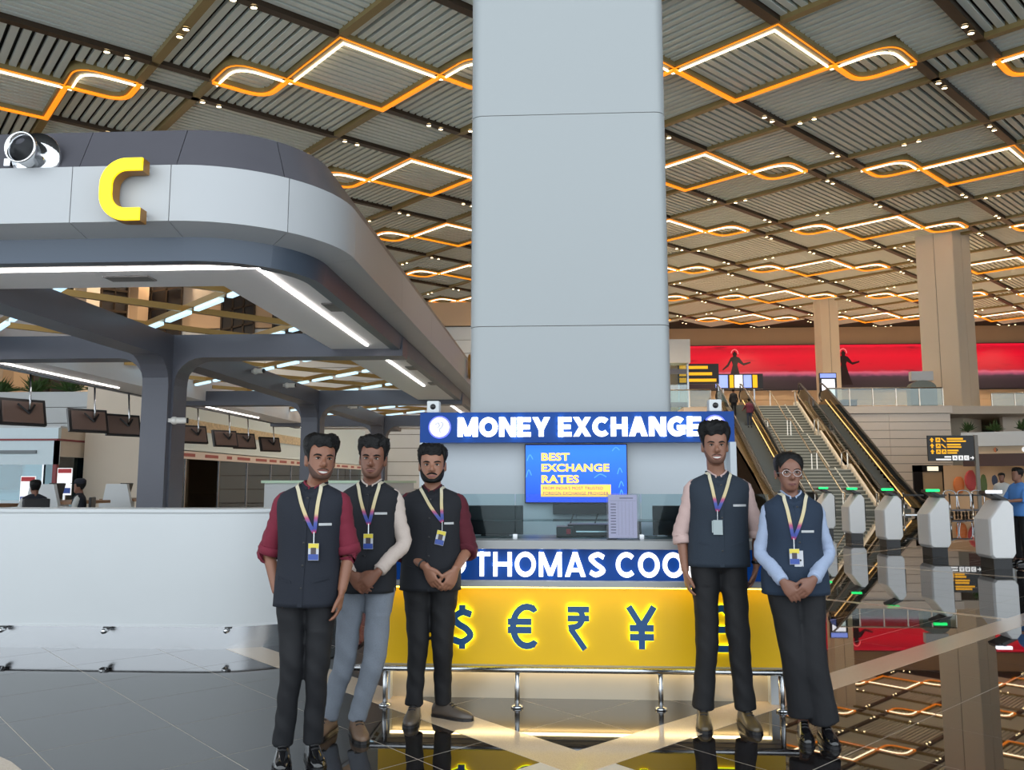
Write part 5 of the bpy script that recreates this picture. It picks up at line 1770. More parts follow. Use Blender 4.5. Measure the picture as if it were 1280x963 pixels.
    for s, A in ((-1, S['armR']), (1, S['armL'])):
        J = V(nx + s * (sw - .035), ny, zs - .045)
        E_, W_ = V(*A['el']), V(*A['wr'])
        limb(bm, [J - V(s * .06, 0, 0), J, J.lerp(E_, .5), E_, E_.lerp(W_, .35), E_.lerp(W_, .75), W_], [.036, .040, .037, .034, .033, .028, .024], 4)
        if 'fd' in A:
            hand(bm, W_ + (W_ - E_).normalized() * 0.005, A['fd'], A['fn'], 1 if s < 0 else -1, A.get('curl', .25), S.get('handsc', 1.0))
    # legs inside the trousers
    for s, Lg in ((-1, S['legR']), (1, S['legL'])):
        K, An = V(*Lg['k']), V(*Lg['a'])
        Hj = V(*Lg['h']) if 'h' in Lg else V(hx + s * .085, ny, zh + .08)
        limb(bm, [Hj + V(0, 0, .05), Hj, Hj.lerp(K, .5), K, K.lerp(An, .4), An, V(An.x, An.y, max(0.05, An.z - .05))], [.07, .074, .062, .048, .046, .032, .030], 4)
    me = remesh(bm, 0.0052 if not lo else 0.014, 3 if not lo else 2, 'body')
    me.materials.append(skin)
    put('body', me, root)

    # ---------------- trousers
    bm = new()
    zc_ = S.get('crotch', zh - .02)
    rings(bm, [torso_ring(z, a, b, 24) for z, a, b in [(zc_ + .01, hw - .075, .07), (zc_ + .06, hw - .014, .110), (zh + .10, hw - .010, .113), (zh + .2, ww - .008, .104)]], True)
    hr = S.get('legr', (.088, .066, .060, .064))
    for s, Lg in ((-1, S['legR']), (1, S['legL'])):
        K, An = V(*Lg['k']), V(*Lg['a'])
        Hj = V(*Lg['h']) if 'h' in Lg else V(hx + s * .083, ny, zh + .06)
        def wob(i, t, s=s):
            return 1 + S.get('fold', .03) * math.sin(1.7 * i + 2 * t + s) * (0.3 + 0.7 * abs(math.sin(i * .45))) 
        limb(bm, [Hj + V(0, 0, .04), Hj.lerp(K, .12), Hj.lerp(K, .55), K, K.lerp(An, .5), An], [hr[0] * .95, hr[0], (hr[0] + hr[1]) / 2 - .004, hr[1], hr[2], hr[3]], 6, 18, wob=wob)
    me = remesh(bm, 0.009 if not lo else .02, 3, 'trousers')
    me.materials.append(S['trousers'])
    amp = S.get('crease', .006)
    if not lo:
        cs = [v.co.copy() for v in me.vertices]; ns = [v.normal.copy() for v in me.vertices]
        flat = []
        for c, nn in zip(cs, ns):
            k = noise.noise(V(c.x * 12 + c.z * 7 + S.get('seed', 0), c.y * 12, c.z * 11 + c.x * 8)) + .7 * noise.noise(V(c.x * 7 - c.z * 5, c.y * 7 + 3, c.z * 6))
            flat += list(c + nn * (amp * k * (1.0 if c.z < zh - .12 else .4)))
        me.vertices.foreach_set('co', flat)
    put('trousers', me, root)

    # ---------------- waistcoat / shirt body
    bm = new()
    vr = [torso_ring(z, a + .004, b + .004, 44, .035, S.get('seed', 0)) for z, a, b in samp]
    for r_ in vr:
        for p_ in r_:
            if p_.z > zs - .03:
                c_ = cxy(p_.z)
                q_ = max(0.0, (c_[1] - p_.y) / max(.05, math.hypot(p_.x - c_[0], p_.y - c_[1])))
                p_.z -= .050 * q_ ** 3 * (p_.z - zs + .03) / .088
    rings(bm, vr, True)
    vest = obj('waistcoat' if S.get('vest', True) else 'shirt', bm, S['vestm'], root, True)
    if not lo:
        # stand collar
        bm = new()
        zz = (zs + .036, zs + .068)
        rs = []
        for k in range(25):
            th = -PI / 2 + .34 + (2 * PI - .68) * k / 24
            c0 = V(nx + .071 * math.cos(th), ny + .004 + .062 * math.sin(th), zz[0] - .030 * max(0, -math.sin(th)) ** 2)
            c1 = V(nx * .7 + hxp * .3 + .066 * math.cos(th), ny + .002 + .058 * math.sin(th), zz[1] - .034 * max(0, -math.sin(th)) ** 2)
            nn = V(math.cos(th), math.sin(th), 0) * .006
            rs.append([c0 - nn, c0 + nn, c1 + nn, c1 - nn])
        rings(bm, rs, True)
        obj('collar', bm, S['vestm'], vest, True)
        # shirt collar just inside
        bm = new(); rs = []
        for k in range(25):
            th = -PI / 2 + .22 + (2 * PI - .44) * k / 24
            c0 = V(nx + .060 * math.cos(th), ny + .002 + .052 * math.sin(th), zz[0] - .034 * max(0, -math.sin(th)) ** 2)
            c1 = V(nx * .7 + hxp * .3 + .057 * math.cos(th), ny + .050 * math.sin(th), zz[1] + .008 - .036 * max(0, -math.sin(th)) ** 2)
            nn = V(math.cos(th), math.sin(th), 0) * .004
            rs.append([c0 - nn, c0 + nn, c1 + nn, c1 - nn])
        rings(bm, rs, True)
        obj('shirt_collar', bm, S['shirt'], root, True)
        # front placket with buttons, pocket tab
        bm = new()
        zl = [zh + .004 + (zs - .02 - zh) * k / 24 for k in range(25)]
        dx = S.get('placket', 0.0)
        rs = []
        for z in zl:
            x = cxy(z)[0] + dx
            y = front(x, z, .004)
            rs.append([V(x - .013, y - .0015, z), V(x + .013, y - .0035, z), V(x + .013, y + .006, z), V(x - .013, y + .006, z)])
        rings(bm, rs, True); obj('placket', bm, S['vestm'], vest)
        for q in range(5):
            z = zh + .10 + (zs - .02 - zh - .10) * q / 4
            x = cxy(z)[0] + dx + .002; y = front(x, z, .004) - .005
            bm = new(); lathe(bm, [(0.0005, -.002), (.006, -.001), (.006, .002)], 10, axis='Y'); obj('button', bm, m_black, vest, loc=(x, y, z))
        tx, tz, tl = S.get('tab', (cxy(zs - .22)[0] + .085, zs - .21, .06))
        bm = new(); rs = []
        for k in range(7):
            x = tx - tl / 2 + tl * k / 6
            y = front(x, tz, .004)
            rs.append([V(x, y - .0035, tz - .0065), V(x, y - .0035, tz + .0065), V(x, y + .003, tz + .0065), V(x, y + .003, tz - .0065)])
        rings(bm, rs, True); obj('name_tab', bm, M('white_embroidery', (206, 208, 210), 0.7), vest)
        for sx in (-1, 1):
            bm = new(); rs = []
            for k in range(7):
                z = zh + .13 + .012 * k * .3; x = cxy(z)[0] + sx * (.055 + .014 * k)
                y = front(x, z, .004)
                rs.append([V(x, y - .003, z - .006), V(x, y - .003, z + .006), V(x, y + .004, z + .006), V(x, y + .004, z - .006)])
            rings(bm, rs, True); obj('pocket_welt', bm, S['vestm'], vest)
        # lanyard and card
        if 'V' in S:
            vx, vz = S['V']
            for sx in (-1, 1):
                P = []
                for k in range(15):
                    t = k / 14
                    x = nx + sx * .066 * (1 - t) ** .85 + (vx - nx) * t ** 1.1
                    z = zs + .046 + (vz - zs - .046) * t
                    y = front(x, min(z, zs + .02), .004) - .006 if z < zs + .02 else min(front(x, zs + .02, .004), ny - .05) - .005
                    P.append(V(x, y, z))
                P = [V(nx + sx * .074, ny + .01, zs + .060), V(nx + sx * .074, ny - .03, zs + .056)] + P
                bm = new(); rs = []
                for i, p in enumerate(P):
                    d = (P[min(i + 1, len(P) - 1)] - P[max(i - 1, 0)]).normalized()
                    nrm = V(.25 * (p.x - nx) / .1, -1, .15).normalized()
                    s_ = d.cross(nrm).normalized() * .0095
                    nn = nrm * .0012
                    rs.append([p - s_ - nn, p + s_ - nn, p + s_ + nn, p - s_ + nn])
                rings(bm, rs, True)
                obj('lanyard', bm, ramp_mat('lanyard_print', [(0.0, (170, 24, 40)), (0.08, (52, 64, 140)), (0.20, (62, 80, 150)), (0.30, (168, 72, 108)), (0.38, (196, 178, 130)), (1.0, (190, 184, 164))], 'Z', 0.6), root)
            y = front(vx, vz, .004) - .008
            cz = vz - .055
            bm = new(); tube(bm, [(vx, y, vz + .004), (vx, y, cz)], .003, 6); obj('card_clip', bm, m_steel, root)
            cr_ = S.get('cardrot', 0.0)
            cm = Matrix.Translation(V(vx, min(y, front(vx, cz - .05, .004) - .006), cz)) @ Matrix.Rotation(cr_, 4, 'Y')
            def cardbox(x0, x1, z0, z1, y0, y1, nm, mt, par=root):
                b2 = new(); bx(b2, x0, x1, y0, y1, z0, z1); b2.transform(cm); return obj(nm, b2, mt, par)
            ch = .088
            if S.get('card') == 'plain':
                cd = cardbox(-.028, .028, -ch, 0, -.003, 0, 'identity_card', M('card_grey', (176, 190, 192), 0.4))
                cardbox(-.036, .012, -ch + .012, -.004, 0.001, 0.003, 'second_card', M('card_grey', (176, 190, 192), 0.4), cd)
            else:
                cd = cardbox(-.028, .028, -ch, 0, -.003, 0, 'identity_card', M('card_white', (214, 216, 222), 0.35))
                cardbox(-.027, .027, -.026, -.001, -.0042, -.003, 'card_header', M('card_yellow', (214, 196, 70), 0.4), cd)
                cardbox(-.014, .014, -.056, -.022, -.0046, -.003, 'card_portrait', M('card_photo', (70, 62, 66), 0.5), cd)
                cardbox(-.027, .027, -ch + .002, -.056, -.0042, -.003, 'card_footer', M('card_blue', (52, 76, 150), 0.4), cd)
                if S.get('card') == 'double':
                    cardbox(0.0, .05, -ch - .012, -.01, .001, .003, 'second_card', M('card_white', (214, 216, 222), 0.35), cd)
    # ---------------- sleeves
    for s, A in ((-1, S['armR']), (1, S['armL'])):
        J = V(nx + s * (sw - .040), ny, zs - .050)
        E_, W_ = V(*A['el']), V(*A['wr'])
        cuff = A.get('cuff', 1.0)
        Cp = E_.lerp(W_, cuff)
        bm = new()
        sd = S.get('seed', 0) + s
        def wob(i, t, sd=sd):
            return 1 + .10 * noise.noise(V(1.3 * math.cos(t) + sd, 1.3 * math.sin(t), .75 * i)) + .035 * math.sin(1.9 * i + 2 * t + sd)
        r = S.get('sleeve', (.052, .052, .048, .043))
        lowp = [E_] if cuff < .15 else [E_, E_.lerp(Cp, .5)]
        pts = [J - V(s * .05, 0, -.014), J + V(s * .006, 0, .006), J.lerp(E_, .45)] + lowp + [Cp]
        rad = [.046, r[0], r[1]] + ([r[2]] if cuff < .15 else [r[2], r[3] + .002]) + [r[3] if cuff > .8 else r[2]]
        limb(bm, pts, rad, 8, 22, wob=wob)
        sl = obj('shirt_sleeve', bm, S['shirt'], root, True)
        if not lo:
            d = (Cp - (J.lerp(E_, .5) if cuff < .15 else E_)).normalized()
            rr = rad[-1]
            bm = new()
            if cuff < .8:
                tube(bm, [Cp - d * .045, Cp - d * .042, Cp - d * .004, Cp], [rr * .96, rr * 1.09, rr * 1.10, rr * .96], 18)
                obj('rolled_cuff', bm, S['shirt'], sl, True)
            else:
                tube(bm, [Cp - d * .05, Cp - d * .048, Cp + d * .008, Cp + d * .010], [rr * .9, rr * .98, rr * .92, rr * .8], 18)
                obj('cuff', bm, S['shirt'], sl, True)
    # ---------------- shoes
    if S.get('shoes', True):
        for Lg in (S['legR'], S['legL']):
            An = Lg['a']
            shoe(root, Lg.get('sx', An[0]), Lg.get('sy', An[1]), Lg.get('ang', 0.0), S.get('shoel', .285), S['shoem'], S.get('solem', m_black), S.get('shoew', 1.0), hh=S.get('shoeh', 1.0))
    # ---------------- hair
    def hair(tfront, tside, tback, o_top, o_side, o_front, name='hair', fringe=0.0, nz=.006, part=None):
        seg, rw = 72, 20
        rs = []
        for i in range(rw + 1):
            s_ = i / rw
            ring = []
            for k in range(seg):
                phi = 2 * PI * k / seg
                c = math.cos(phi)
                a = abs(math.atan2(math.sin(phi), c))
                # hairline height round the head
                if a < 1.0 and S.get('part'): tl = .90 - .30 * (a / 1.0) ** 1.3
                elif a < 1.0: tl = tfront + .016 * math.sin(9 * phi + 2 * S.get('seed', 0)) + .035 * max(0, (a - .45) / .55) * (1 if a < .85 else 1 - (a - .85) / .15) + .012 * math.sin(4 * phi + S.get('seed', 0)) - fringe * (1 if 0 < phi < PI else -.3) * .05 * a
                elif a < 1.28: tl = tfront + (tside - tfront) * ((a - 1.0) / .28)
                elif a < 1.72: tl = tside
                elif a < 2.3: tl = tside + (tback - tside) * ((a - 1.72) / .58)
                else: tl = tback
                t = tl + (1 - tl) * s_
                base = o_side + (o_top - o_side) * max(0, min(1, (t - .6) / .35))
                if a < 1.0: base = base * (a / 1.0) + max(o_front, o_front + (o_top - o_front) * s_) * (1 - a / 1.0)
                off = .0015 + base * min(1, 1.35 * s_ ** .9)
                p = head_pt(phi, min(t, .999), off, h)
                p.z += off * max(0, (t - .7) / .3) * 1.1
                p.x += S.get('sweep', 0) * max(0, (t - .72) / .28) * max(0, math.cos(phi) + .3)
                q = noise.noise(V(p.x * 75, p.y * 75, p.z * 75 + S.get('seed', 0))) * nz * 1.3 + noise.noise(V(p.x * 24, p.y * 24, p.z * 24 + S.get('seed', 0))) * nz * 1.4
                p += V(p.x, p.y, p.z * .6).normalized() * q * min(1, s_ * 3)
                ring.append(hp(p))
            rs.append(ring)
        inner = [hp(head_pt(2 * PI * k / seg, .78, -.02, h)) for k in range(seg)]
        b2 = new(); rings(b2, [inner] + rs, True)
        return obj(name, b2, S.get('hairm', m_hair), root, True)
    hk = S.get('hair', (.80, .52, .26, .022, .010, .014))
    ho = hair(*hk, fringe=S.get('fringe', 0.0), nz=S.get('hairnz', .005))
    if S.get('bun'):
        b2 = new(); ball(b2, hp((0, .115, h * .55)), .045, .035, .045, 14, 10); obj('hair_bun', b2, m_hair, ho, True)
    if lo:
        return root
    # ---------------- face details
    for sx in (-1, 1):
        b2 = new()
        ex, ez_ = sx * .0305, h * .515
        ey = face_y(ex, .515)
        rs = []
        ball(b2, (0, 0, 0), .0120, .006, .0046 * S.get('eyeopen', 1.0), 12, 8)
        for v in b2.verts: v.co = hp((v.co.x + ex, v.co.y + ey + .0015, v.co.z + ez_))
        e = obj('eye', b2, m_eye, root, True)
        b2 = new(); ball(b2, (0, 0, 0), .0062, .0045, .0052 * min(1, S.get('eyeopen', 1.0) + .1), 10, 8)
        for v in b2.verts: v.co = hp((v.co.x + ex, v.co.y + ey - .003, v.co.z + ez_))
        obj('iris', b2, m_iris, e, True)
        b2 = new()
        P = [hp((sx * x_, face_y(x_, .60 if x_ < .05 else .59) - .0035, h * z_)) for x_, z_ in ((.014, .588), (.026, .606), (.040, .610), (.053, .588))]
        limb(b2, P, [q * S.get('brow', 1.0) for q in (.0032, .0046, .0042, .002)], 3, 8); obj('eyebrow', b2, m_hair, root, True)
        b2 = new()
        P = [hp((sx * x_, face_y(x_, .52) - .004, h * z_)) for x_, z_ in ((.018, .520), (.030, .545), (.043, .525))]
        limb(b2, P, [.0016, .0024, .0016], 3, 6); obj('upper_lash', b2, m_hair, e, True)
    mouth = S.get('mouth', 'closed')
    lipm = M('lip_' + S['skin'].name, S.get('lipc', (112, 66, 60)), 0.45)
    if mouth == 'smile':
        b2 = new()
        P = [(x_, h * (.186 + 5.5 * abs(x_) ** 1.6)) for x_ in (-.0235, -.016, -.008, 0, .008, .016, .0235)]
        rs = []
        for (x_, z_), hh_ in zip(P, (.0012, .0038, .0052, .0056, .0052, .0038, .0012)):
            y_ = face_y(x_, .19) - .0085 + abs(x_) * .12
            rs.append([hp((x_, y_, z_ - hh_)), hp((x_, y_, z_ + hh_ * .8)), hp((x_, y_ + .008, z_ + hh_ * .8)), hp((x_, y_ + .008, z_ - hh_))])
        rings(b2, rs, True); obj('teeth', b2, m_teeth, root)
        for up in (0, 1):
            b2 = new()
            limb(b2, [hp((x_, face_y(x_, .19) - .006, z_ + (hh_ + .003 if up else -hh_ - .003))) for (x_, z_), hh_ in zip(P, (.001, .004, .006, .0068, .006, .004, .001))], [.002, .003, .0036, .0038, .0036, .003, .002], 3, 8)
            obj('lip', b2, lipm, root, True)
    else:
        for up in (0, 1):
            b2 = new()
            zz_ = .208 if up else .172
            limb(b2, [hp((x_, face_y(x_, .19) - .0065 + abs(x_) * .1, h * (zz_ + (.034 if not up else .006) * (abs(x_) / .024) ** 2))) for x_ in (-.024, -.012, 0, .012, .024)], [.0016, .003, .0034, .003, .0016], 3, 8)
            obj('lip', b2, lipm, root, True)
    bd = S.get('beard')
    if bd:
        off, mt, full = bd
        b2 = new()
        seg = 36
        rs = []
        for i in range(9):
            s_ = i / 8
            ring = []
            for k in range(seg + 1):
                phi = -1.75 + 3.5 * k / seg
                a = abs(phi)
                tu = .125 if a < .28 else (.125 + (.42 - .125) * min(1, ((a - .28) / 1.0)) ** 1.2)
                t = .005 + (tu - .005) * s_
                o_ = off * (1 - .55 * (abs(s_ - .4) / .6) ** 2)
                if i in (0, 8) or k in (0, seg): o_ = -.003
                p = head_pt(phi, t, o_, h); p.z -= o_ * .5 * (1 - s_)
                p += V(0, -1, 0) * noise.noise(V(p.x * 70, p.y * 70, p.z * 70)) * off * .25
                ring.append(hp(p))
            rs.append(ring)
        vv = [[b2.verts.new(p) for p in r] for r in rs]
        for A_, B_ in zip(vv[:-1], vv[1:]):
            for k in range(seg):
                b2.faces.new((A_[k], A_[k + 1], B_[k + 1], B_[k]))
        obj('beard', b2, mt, root, True)
    if S.get('moustache'):
        mt, r_ = S['moustache']
        b2 = new()
        limb(b2, [hp((x_, face_y(x_, .27) - .002, h * z_)) for x_, z_ in ((-.031, .238), (-.016, .266), (0, .272), (.016, .266), (.031, .238))], [r_ * .5, r_, r_ * .8, r_, r_ * .5], 4, 8)
        obj('moustache', b2, mt, root, True)
    if S.get('glasses'):
        g = None
        for sx in (-1, 1):
            b2 = new()
            P = [hp((sx * .0325 + .0235 * math.cos(t), face_y(.03, .5) - .012 + .003 * abs(math.cos(t)), h * .495 + .0185 * math.sin(t))) for t in [2 * PI * k / 20 for k in range(21)]]
            tube(b2, P, .0013, 6); o = obj('spectacles' if g is None else 'lens_rim', b2, m_chrome, g or root, True)
            g = g or o
            b2 = new(); tube(b2, [hp((sx * .056, face_y(.03, .5) - .008, h * .50)), hp((sx * .078, -.01, h * .50)), hp((sx * .080, .02, h * .48))], .0013, 6); obj('temple', b2, m_chrome, g)
        b2 = new(); tube(b2, [hp((-.009, face_y(0, .5) - .013, h * .50)), hp((0, face_y(0, .5) - .017, h * .505)), hp((.009, face_y(0, .5) - .013, h * .50))], .0013, 6); obj('bridge', b2, m_chrome, g)
    if S.get('earring'):
        for sx in (-1, 1):
            b2 = new(); ball(b2, hp((sx * .080, .006, h * .36)), .0045, .0045, .0045, 8, 6); obj('earring', b2, m_gold, root, True)
    if S.get('watch'):
        a_, b_, = V(*S['watch'][0]), V(*S['watch'][1])
        d = (b_ - a_).normalized(); c = b_ - d * .02
        b2 = new(); tube(b2, [c - d * .010, c - d * .009, c + d * .009, c + d * .010], [.026, .032, .032, .026], 16); w_ = obj('wrist_watch', b2, m_black, root, True)
        b2 = new(); ball(b2, c + V(.028, -.012, 0), .010, .018, .018, 12, 8); obj('dial', b2, m_steel, w_, True)
    if S.get('band'):
        a_, b_ = V(*S['band'][0]), V(*S['band'][1])
        d = (b_ - a_).normalized(); c = b_ - d * .03
        b2 = new(); tube(b2, [c - d * .004, c - d * .003, c + d * .003, c + d * .004], [.024, .033, .033, .024], 16); obj('wrist_band', b2, m_black, root, True)
    return root

sk1 = M('skin_one', (150, 101, 78), 0.5, var=0.06, scale=30)
sk2 = M('skin_two', (138, 92, 72), 0.5, var=0.06, scale=30)
sk3 = M('skin_three', (168, 118, 94), 0.5, var=0.06, scale=30)
sk4 = M('skin_four', (152, 106, 84), 0.5, var=0.06, scale=30)
sk5 = M('skin_five', (142, 98, 80), 0.5, var=0.06, scale=30)
maroon = cloth('maroon_shirt', (128, 32, 56))
maroon2 = cloth('dark_maroon_shirt', (92, 20, 38))
cream_s = cloth('cream_shirt', (216, 200, 190), var=0.12)
pink_s = cloth('pale_pink_shirt', (216, 186, 180), var=0.12)
blue_s = cloth('pale_blue_shirt', (176, 192, 222), var=0.12)
navy1 = cloth('navy_waistcoat', (27, 33, 46))
navy3 = cloth('charcoal_waistcoat', (25, 28, 36))
navy4 = cloth('slate_waistcoat', (38, 50, 64))
navy5 = cloth('blue_slate_waistcoat', (32, 50, 72))
blk_t = cloth('black_trousers', (15, 17, 24), 0.75)
blk_t2 = cloth('ink_trousers', (12, 13, 19), 0.75)
grey_t = cloth('grey_trousers', (128, 136, 148), 0.8)
sh_black = M('glossy_black_leather', (20, 20, 22), 0.12, coat=0.5)
sh_tan = M('tan_leather', (126, 100, 80), 0.5, var=0.15, scale=20)
sh_brown = M('grey_brown_leather', (92, 82, 74), 0.35, var=0.1, scale=20)
sh_olive = M('olive_brown_leather', (92, 78, 56), 0.3, var=0.15, scale=20)
stub = M('stubble', (88, 60, 48), 0.7, var=0.2, scale=200)
stub_l = M('light_stubble', (112, 76, 60), 0.7, var=0.15, scale=200)
sole_pale = M('pale_sole', (170, 150, 130), 0.6)

person(dict(label='person in maroon shirt and navy waistcoat with one hand in a pocket', loc=(-1.36, 4.50, 0), group='staff posing in front of the kiosk', seed=1,
    skin=sk1, lipc=(120, 66, 62), neckx=.022, hipx=.006, zs=1.395, zhem=.808, sw=.186, hemw=.172, waistw=.163, top=1.722, hairt=.032, hh=.222, headx=.062, yaw=.48, roll=.05, pitch=-.03,
    armR=dict(el=(-.225, .04, 1.085), wr=(-.148, -.035, .875), cuff=.06, fd=(.25, .10, -.95), fn=(.9, .3, .3), curl=.2),
    armL=dict(el=(.222, .03, 1.085), wr=(.205, -.04, .885), cuff=.02, fd=(-.1, -.05, -1), fn=(-1, -.1, 0), curl=.3),
    legR=dict(k=(-.062, -.02, .463), a=(-.108, .02, .080), ang=.30), legL=dict(k=(.075, -.01, .48), a=(.045, .05, .085), ang=.45),
    legr=(.084, .062, .055, .056), fold=.03, trousers=blk_t, vestm=navy1, shirt=maroon, shoem=sh_black, sleeve=(.056, .058, .060, .058), V=(.072, 1.195), tab=(.125, 1.238, .062),
    hair=(.80, .44, .26, .030, .008, .026), fringe=.25, hairnz=.008, sweep=.016, mouth='smile', eyeopen=.6, beard=(.0018, stub, True), moustache=(stub, .0035), placket=.0))
person(dict(label='person in cream shirt, dark waistcoat and grey trousers with clasped hands', loc=(-1.13, 5.0, 0), group='staff posing in front of the kiosk', seed=4,
    skin=sk2, neckx=.0, hipx=-.012, zs=1.405, zhem=.815, sw=.176, hemw=.165, waistw=.155, top=1.742, hairt=.034, hh=.225, headx=.008, yaw=.10, roll=.04,
    armR=dict(el=(-.20, .0, 1.06), wr=(-.075, -.165, .935), cuff=.95, fd=(.62, -.12, -.62), fn=(.1, 1, 0), curl=.32),
    armL=dict(el=(.205, -.01, 1.10), wr=(.088, -.175, .945), cuff=.92, fd=(-.62, -.12, -.55), fn=(-.1, 1, 0), curl=.35),
    legR=dict(k=(-.135, -.02, .42), a=(-.235, .03, .08), ang=-.2), legL=dict(k=(.045, -.04, .43), a=(-.058, .0, .08), ang=.42),
    legr=(.087, .067, .058, .054), fold=.03, trousers=grey_t, vestm=navy3, shirt=cream_s, shoem=sh_tan, solem=m_black, V=(.018, 1.215), tab=(.085, 1.277, .07),
    sleeve=(.050, .050, .046, .040), hair=(.80, .46, .28, .032, .010, .018), hairnz=.010, beard=(.0012, stub_l, True), moustache=(stub_l, .0026)))
person(dict(label='person in dark maroon shirt and charcoal waistcoat, hands held low', loc=(-.80, 5.33, 0), group='staff posing in front of the kiosk', seed=9,
    skin=sk3, lipc=(140, 90, 84), neckx=-.006, hipx=-.012, zs=1.372, zhem=.79, sw=.197, hemw=.19, waistw=.185, depth=1.12, top=1.702, hairt=.026, hh=.222, hs=1.06, headx=-.008, yaw=.12,
    armR=dict(el=(-.215, .03, 1.03), wr=(-.02, -.17, .945), cuff=.30, fd=(.45, -.05, -.85), fn=(.5, .85, 0), curl=.30),
    armL=dict(el=(.222, .02, 1.04), wr=(.165, -.15, .93), cuff=.22, fd=(-.38, -.1, -.9), fn=(-.6, .8, 0), curl=.35),
    legR=dict(k=(-.085, -.02, .455), a=(-.108, .0, .085), ang=.02), legL=dict(k=(.068, -.02, .45), a=(.065, .05, .085), ang=1.15),
    legr=(.096, .068, .057, .055), fold=.03, trousers=blk_t2, vestm=navy3, shirt=maroon2, shoem=sh_brown, V=(.075, 1.215), cardrot=.22, tab=(.115, 1.205, .055), handsc=1.05,
    sleeve=(.058, .062, .060, .058), hair=(.79, .44, .28, .026, .008, .018), hairnz=.008, beard=(.010, m_hair, True), moustache=(m_hair, .0055), band=((-.215, .03, 1.03), (-.02, -.17, .945))))
person(dict(label='person in pale pink shirt and slate waistcoat, arms at the sides', loc=(1.0, 5.32, 0), group='staff posing in front of the kiosk', seed=13,
    skin=sk4, lipc=(132, 80, 74), neckx=-.004, hipx=-.015, zs=1.462, zhem=.945, sw=.19, hemw=.188, waistw=.178, top=1.842, hairt=.042, hh=.232, headx=-.018, yaw=-.06, crotch=.90,
    armR=dict(el=(-.235, .03, 1.145), wr=(-.222, -.02, .915), cuff=.30, fd=(.12, -.08, -1), fn=(1, .1, 0), curl=.3),
    armL=dict(el=(.240, .03, 1.155), wr=(.222, .02, .945), cuff=.22, fd=(-.25, .1, -1), fn=(-1, .1, 0), curl=.3),
    legR=dict(k=(-.100, -.02, .50), a=(-.132, .0, .09), ang=-.12), legL=dict(k=(.090, -.02, .50), a=(.122, .0, .09), ang=.12),
    legr=(.091, .070, .064, .066), fold=.015, trousers=blk_t2, vestm=navy4, shirt=pink_s, shoem=sh_olive, V=(-.035, 1.285), card='plain', tab=(.105, 1.318, .085),
    sleeve=(.052, .053, .052, .051), hair=(.79, .46, .28, .040, .009, .028), hairnz=.011, sweep=-.012, mouth='smile', eyeopen=.65, beard=(.0014, stub_l, True), moustache=(stub, .0030), watch=((.240, .03, 1.155), (.222, .02, .945))))
person(dict(label='person with glasses in pale blue shirt and blue waistcoat, hands clasped', loc=(1.405, 5.05, 0), group='staff posing in front of the kiosk', seed=21,
    skin=sk5, lipc=(108, 64, 60), neckx=-.030, hipx=-.030, zs=1.337, zhem=.815, sw=.168, hemw=.188, waistw=.155, top=1.632, hairt=.012, hh=.215, hs=.95, headx=-.045, yaw=-.05,
    armR=dict(el=(-.215, .02, 1.05), wr=(-.145, -.165, .905), cuff=.98, fd=(.55, -.08, -.75), fn=(.1, 1, 0), curl=.22),
    armL=dict(el=(.170, .02, 1.05), wr=(.030, -.175, .920), cuff=.98, fd=(-.60, -.08, -.70), fn=(-.1, 1, 0), curl=.30),
    legR=dict(k=(-.045, .0, .43), a=(-.005, .03, .125), ang=-.15), legL=dict(k=(.050, -.02, .43), a=(.105, .0, .095), ang=.0),
    crease=.004, legr=(.088, .080, .082, .086), fold=.006, trousers=blk_t, vestm=navy5, shirt=blue_s, shoem=sh_black, shoel=.25, shoew=.88, V=(-.062, 1.135), card='double', tab=(.02, 1.178, .075), handsc=.92,
    sleeve=(.046, .045, .043, .039), jaw=.84, brow=.6, part=True, earring=True, neckr=.86, hair=(.80, .40, .30, .016, .012, .011), hairnz=.0012, bun=True, glasses=True))

# ---------------- people further back
def far_person(label, loc, rz, shirt_m, trousers, skin=sk2, **kw):
    S = dict(label=label, loc=loc, rz=rz, low=True, vest=False, skin=skin, neckx=0, hipx=0, zs=1.40, zhem=.86, sw=.19, top=1.72, headx=0, armR=dict(el=(-.23, .03, 1.10), wr=(-.21, -.05, .88), cuff=.95, fd=(0, 0, -1), fn=(1, 0, 0)),
             armL=dict(el=(.23, .03, 1.10), wr=(.21, -.05, .88), cuff=.95, fd=(0, 0, -1), fn=(-1, 0, 0)), legR=dict(k=(-.09, -.02, .47), a=(-.09, 0, .11)), legL=dict(k=(.09, -.02, .47), a=(.09, 0, .11)),
             trousers=trousers, vestm=shirt_m, shirt=shirt_m, shoem=sh_black)
    S.update(kw)
    return person(S)
f_blue = cloth('sky_blue_tee', (90, 150, 226)); f_white = cloth('white_tee', (214, 216, 214)); f_black = cloth('black_tee', (26, 26, 30)); f_wine = cloth('wine_tee', (104, 40, 62)); f_jean = cloth('denim', (46, 58, 80)); f_navy = cloth('navy_vest_far', (34, 38, 50))
far_person('person in a light blue shirt standing at the nearest boarding gate', (8.22, 15.5, 0), -1.35, f_blue, blk_t2, sk4, armR=dict(el=(-.22, -.10, 1.15), wr=(-.12, -.36, 1.12), cuff=.1, fd=(.2, -1, 0), fn=(0, 0, -1)),
           armL=dict(el=(.22, -.10, 1.15), wr=(.12, -.36, 1.12), cuff=.1, fd=(-.2, -1, 0), fn=(0, 0, -1)))
far_person('person in a white shirt standing far behind the person in light blue', (12.6, 24.6, 0), -.6, f_white, blk_t2)
far_person('person in black riding near the top of the escalator', (10.55, 50.6, ez(50.6) + .05), PI, f_black, blk_t2, zhem=.84)
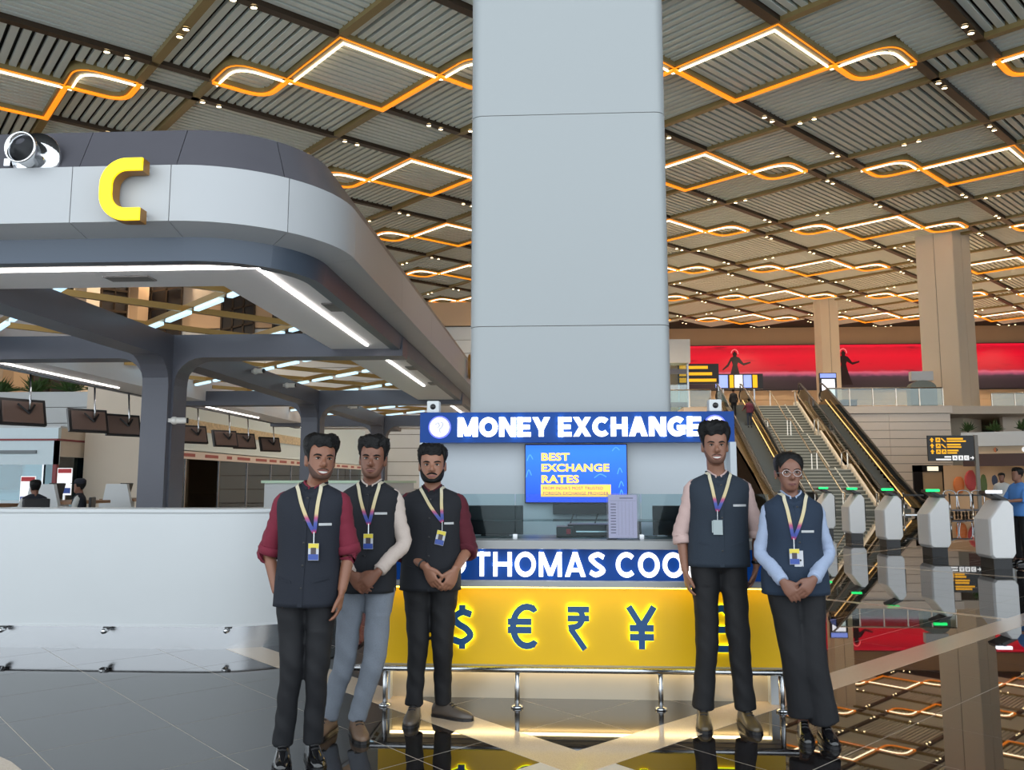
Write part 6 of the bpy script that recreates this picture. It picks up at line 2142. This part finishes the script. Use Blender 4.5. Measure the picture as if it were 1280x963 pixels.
far_person('person in wine red top and jeans riding the escalator', (11.15, 49.2, ez(49.2) + .05), PI, f_wine, f_jean, armL=dict(el=(.25, -.12, 1.15), wr=(.30, -.36, 1.05), cuff=.2, fd=(0, -1, 0), fn=(0, 0, -1)))
def seated(label, loc, rz, cap=False):
    z0 = .30
    r = far_person(label, loc, rz, f_navy, blk_t2, sk2, top=1.50, zs=1.20, zhem=.66, armR=dict(el=(-.23, -.06, .93), wr=(-.14, -.30, .98), cuff=.9, fd=(.2, -1, 0), fn=(0, 0, -1)),
        armL=dict(el=(.23, -.06, .93), wr=(.14, -.30, .98), cuff=.9, fd=(-.2, -1, 0), fn=(0, 0, -1)), legR=dict(k=(-.12, -.42, .66), a=(-.12, -.40, .22), h=(-.09, -.02, .68)), legL=dict(k=(.12, -.42, .66), a=(.12, -.40, .22), h=(.09, -.02, .68)),
        shirt=f_white, vestm=f_navy, shoes=False, crotch=.62)
    if cap:
        b2 = new(); lathe(b2, [(.098, 1.43), (.104, 1.46), (.10, 1.50), (.06, 1.53), (.001, 1.535)], 18, (0, 0, 0)); c = obj('cap', b2, f_navy, r, True)
        b2 = new(); prism(b2, [(-.07, -.08), (.07, -.08), (.05, -.16), (-.05, -.16)], 1.43, 1.44); obj('cap_peak', b2, f_navy, c)
    ch = thing('office_chair', 'black office chair under the ' + ('seated person wearing a cap' if cap else 'bare-headed seated person'), 'chair', loc, rz)
    b2 = new(); bx(b2, -.23, .23, -.25, .22, .52, .59); obj('seat', b2, m_black, ch, bevel=.02)
    b2 = new(); bx(b2, -.20, .20, .20, .25, .75, 1.18); obj('backrest', b2, m_black, ch, bevel=.02)
    b2 = new(); tube(b2, [(0, .1, .55), (0, .26, .6), (0, .26, .9)], .02, 8); obj('back_support', b2, m_black, ch)
    b2 = new(); tube(b2, [(0, 0, .05), (0, 0, .52)], .03, 10); obj('column', b2, m_black, ch)
    for k in range(5):
        a = 2 * PI * k / 5
        b2 = new(); bar(b2, (0, 0, .07), (.28 * math.cos(a), .28 * math.sin(a), .03), .04, .03); obj('leg', b2, m_black, ch)
seated('seated person in dark waistcoat and cap facing the booths', (-9.0, 15.3, 0), -1.25, True)
seated('seated person in dark waistcoat, bare-headed, at the left edge', (-9.0, 13.95, 0), -2.4)
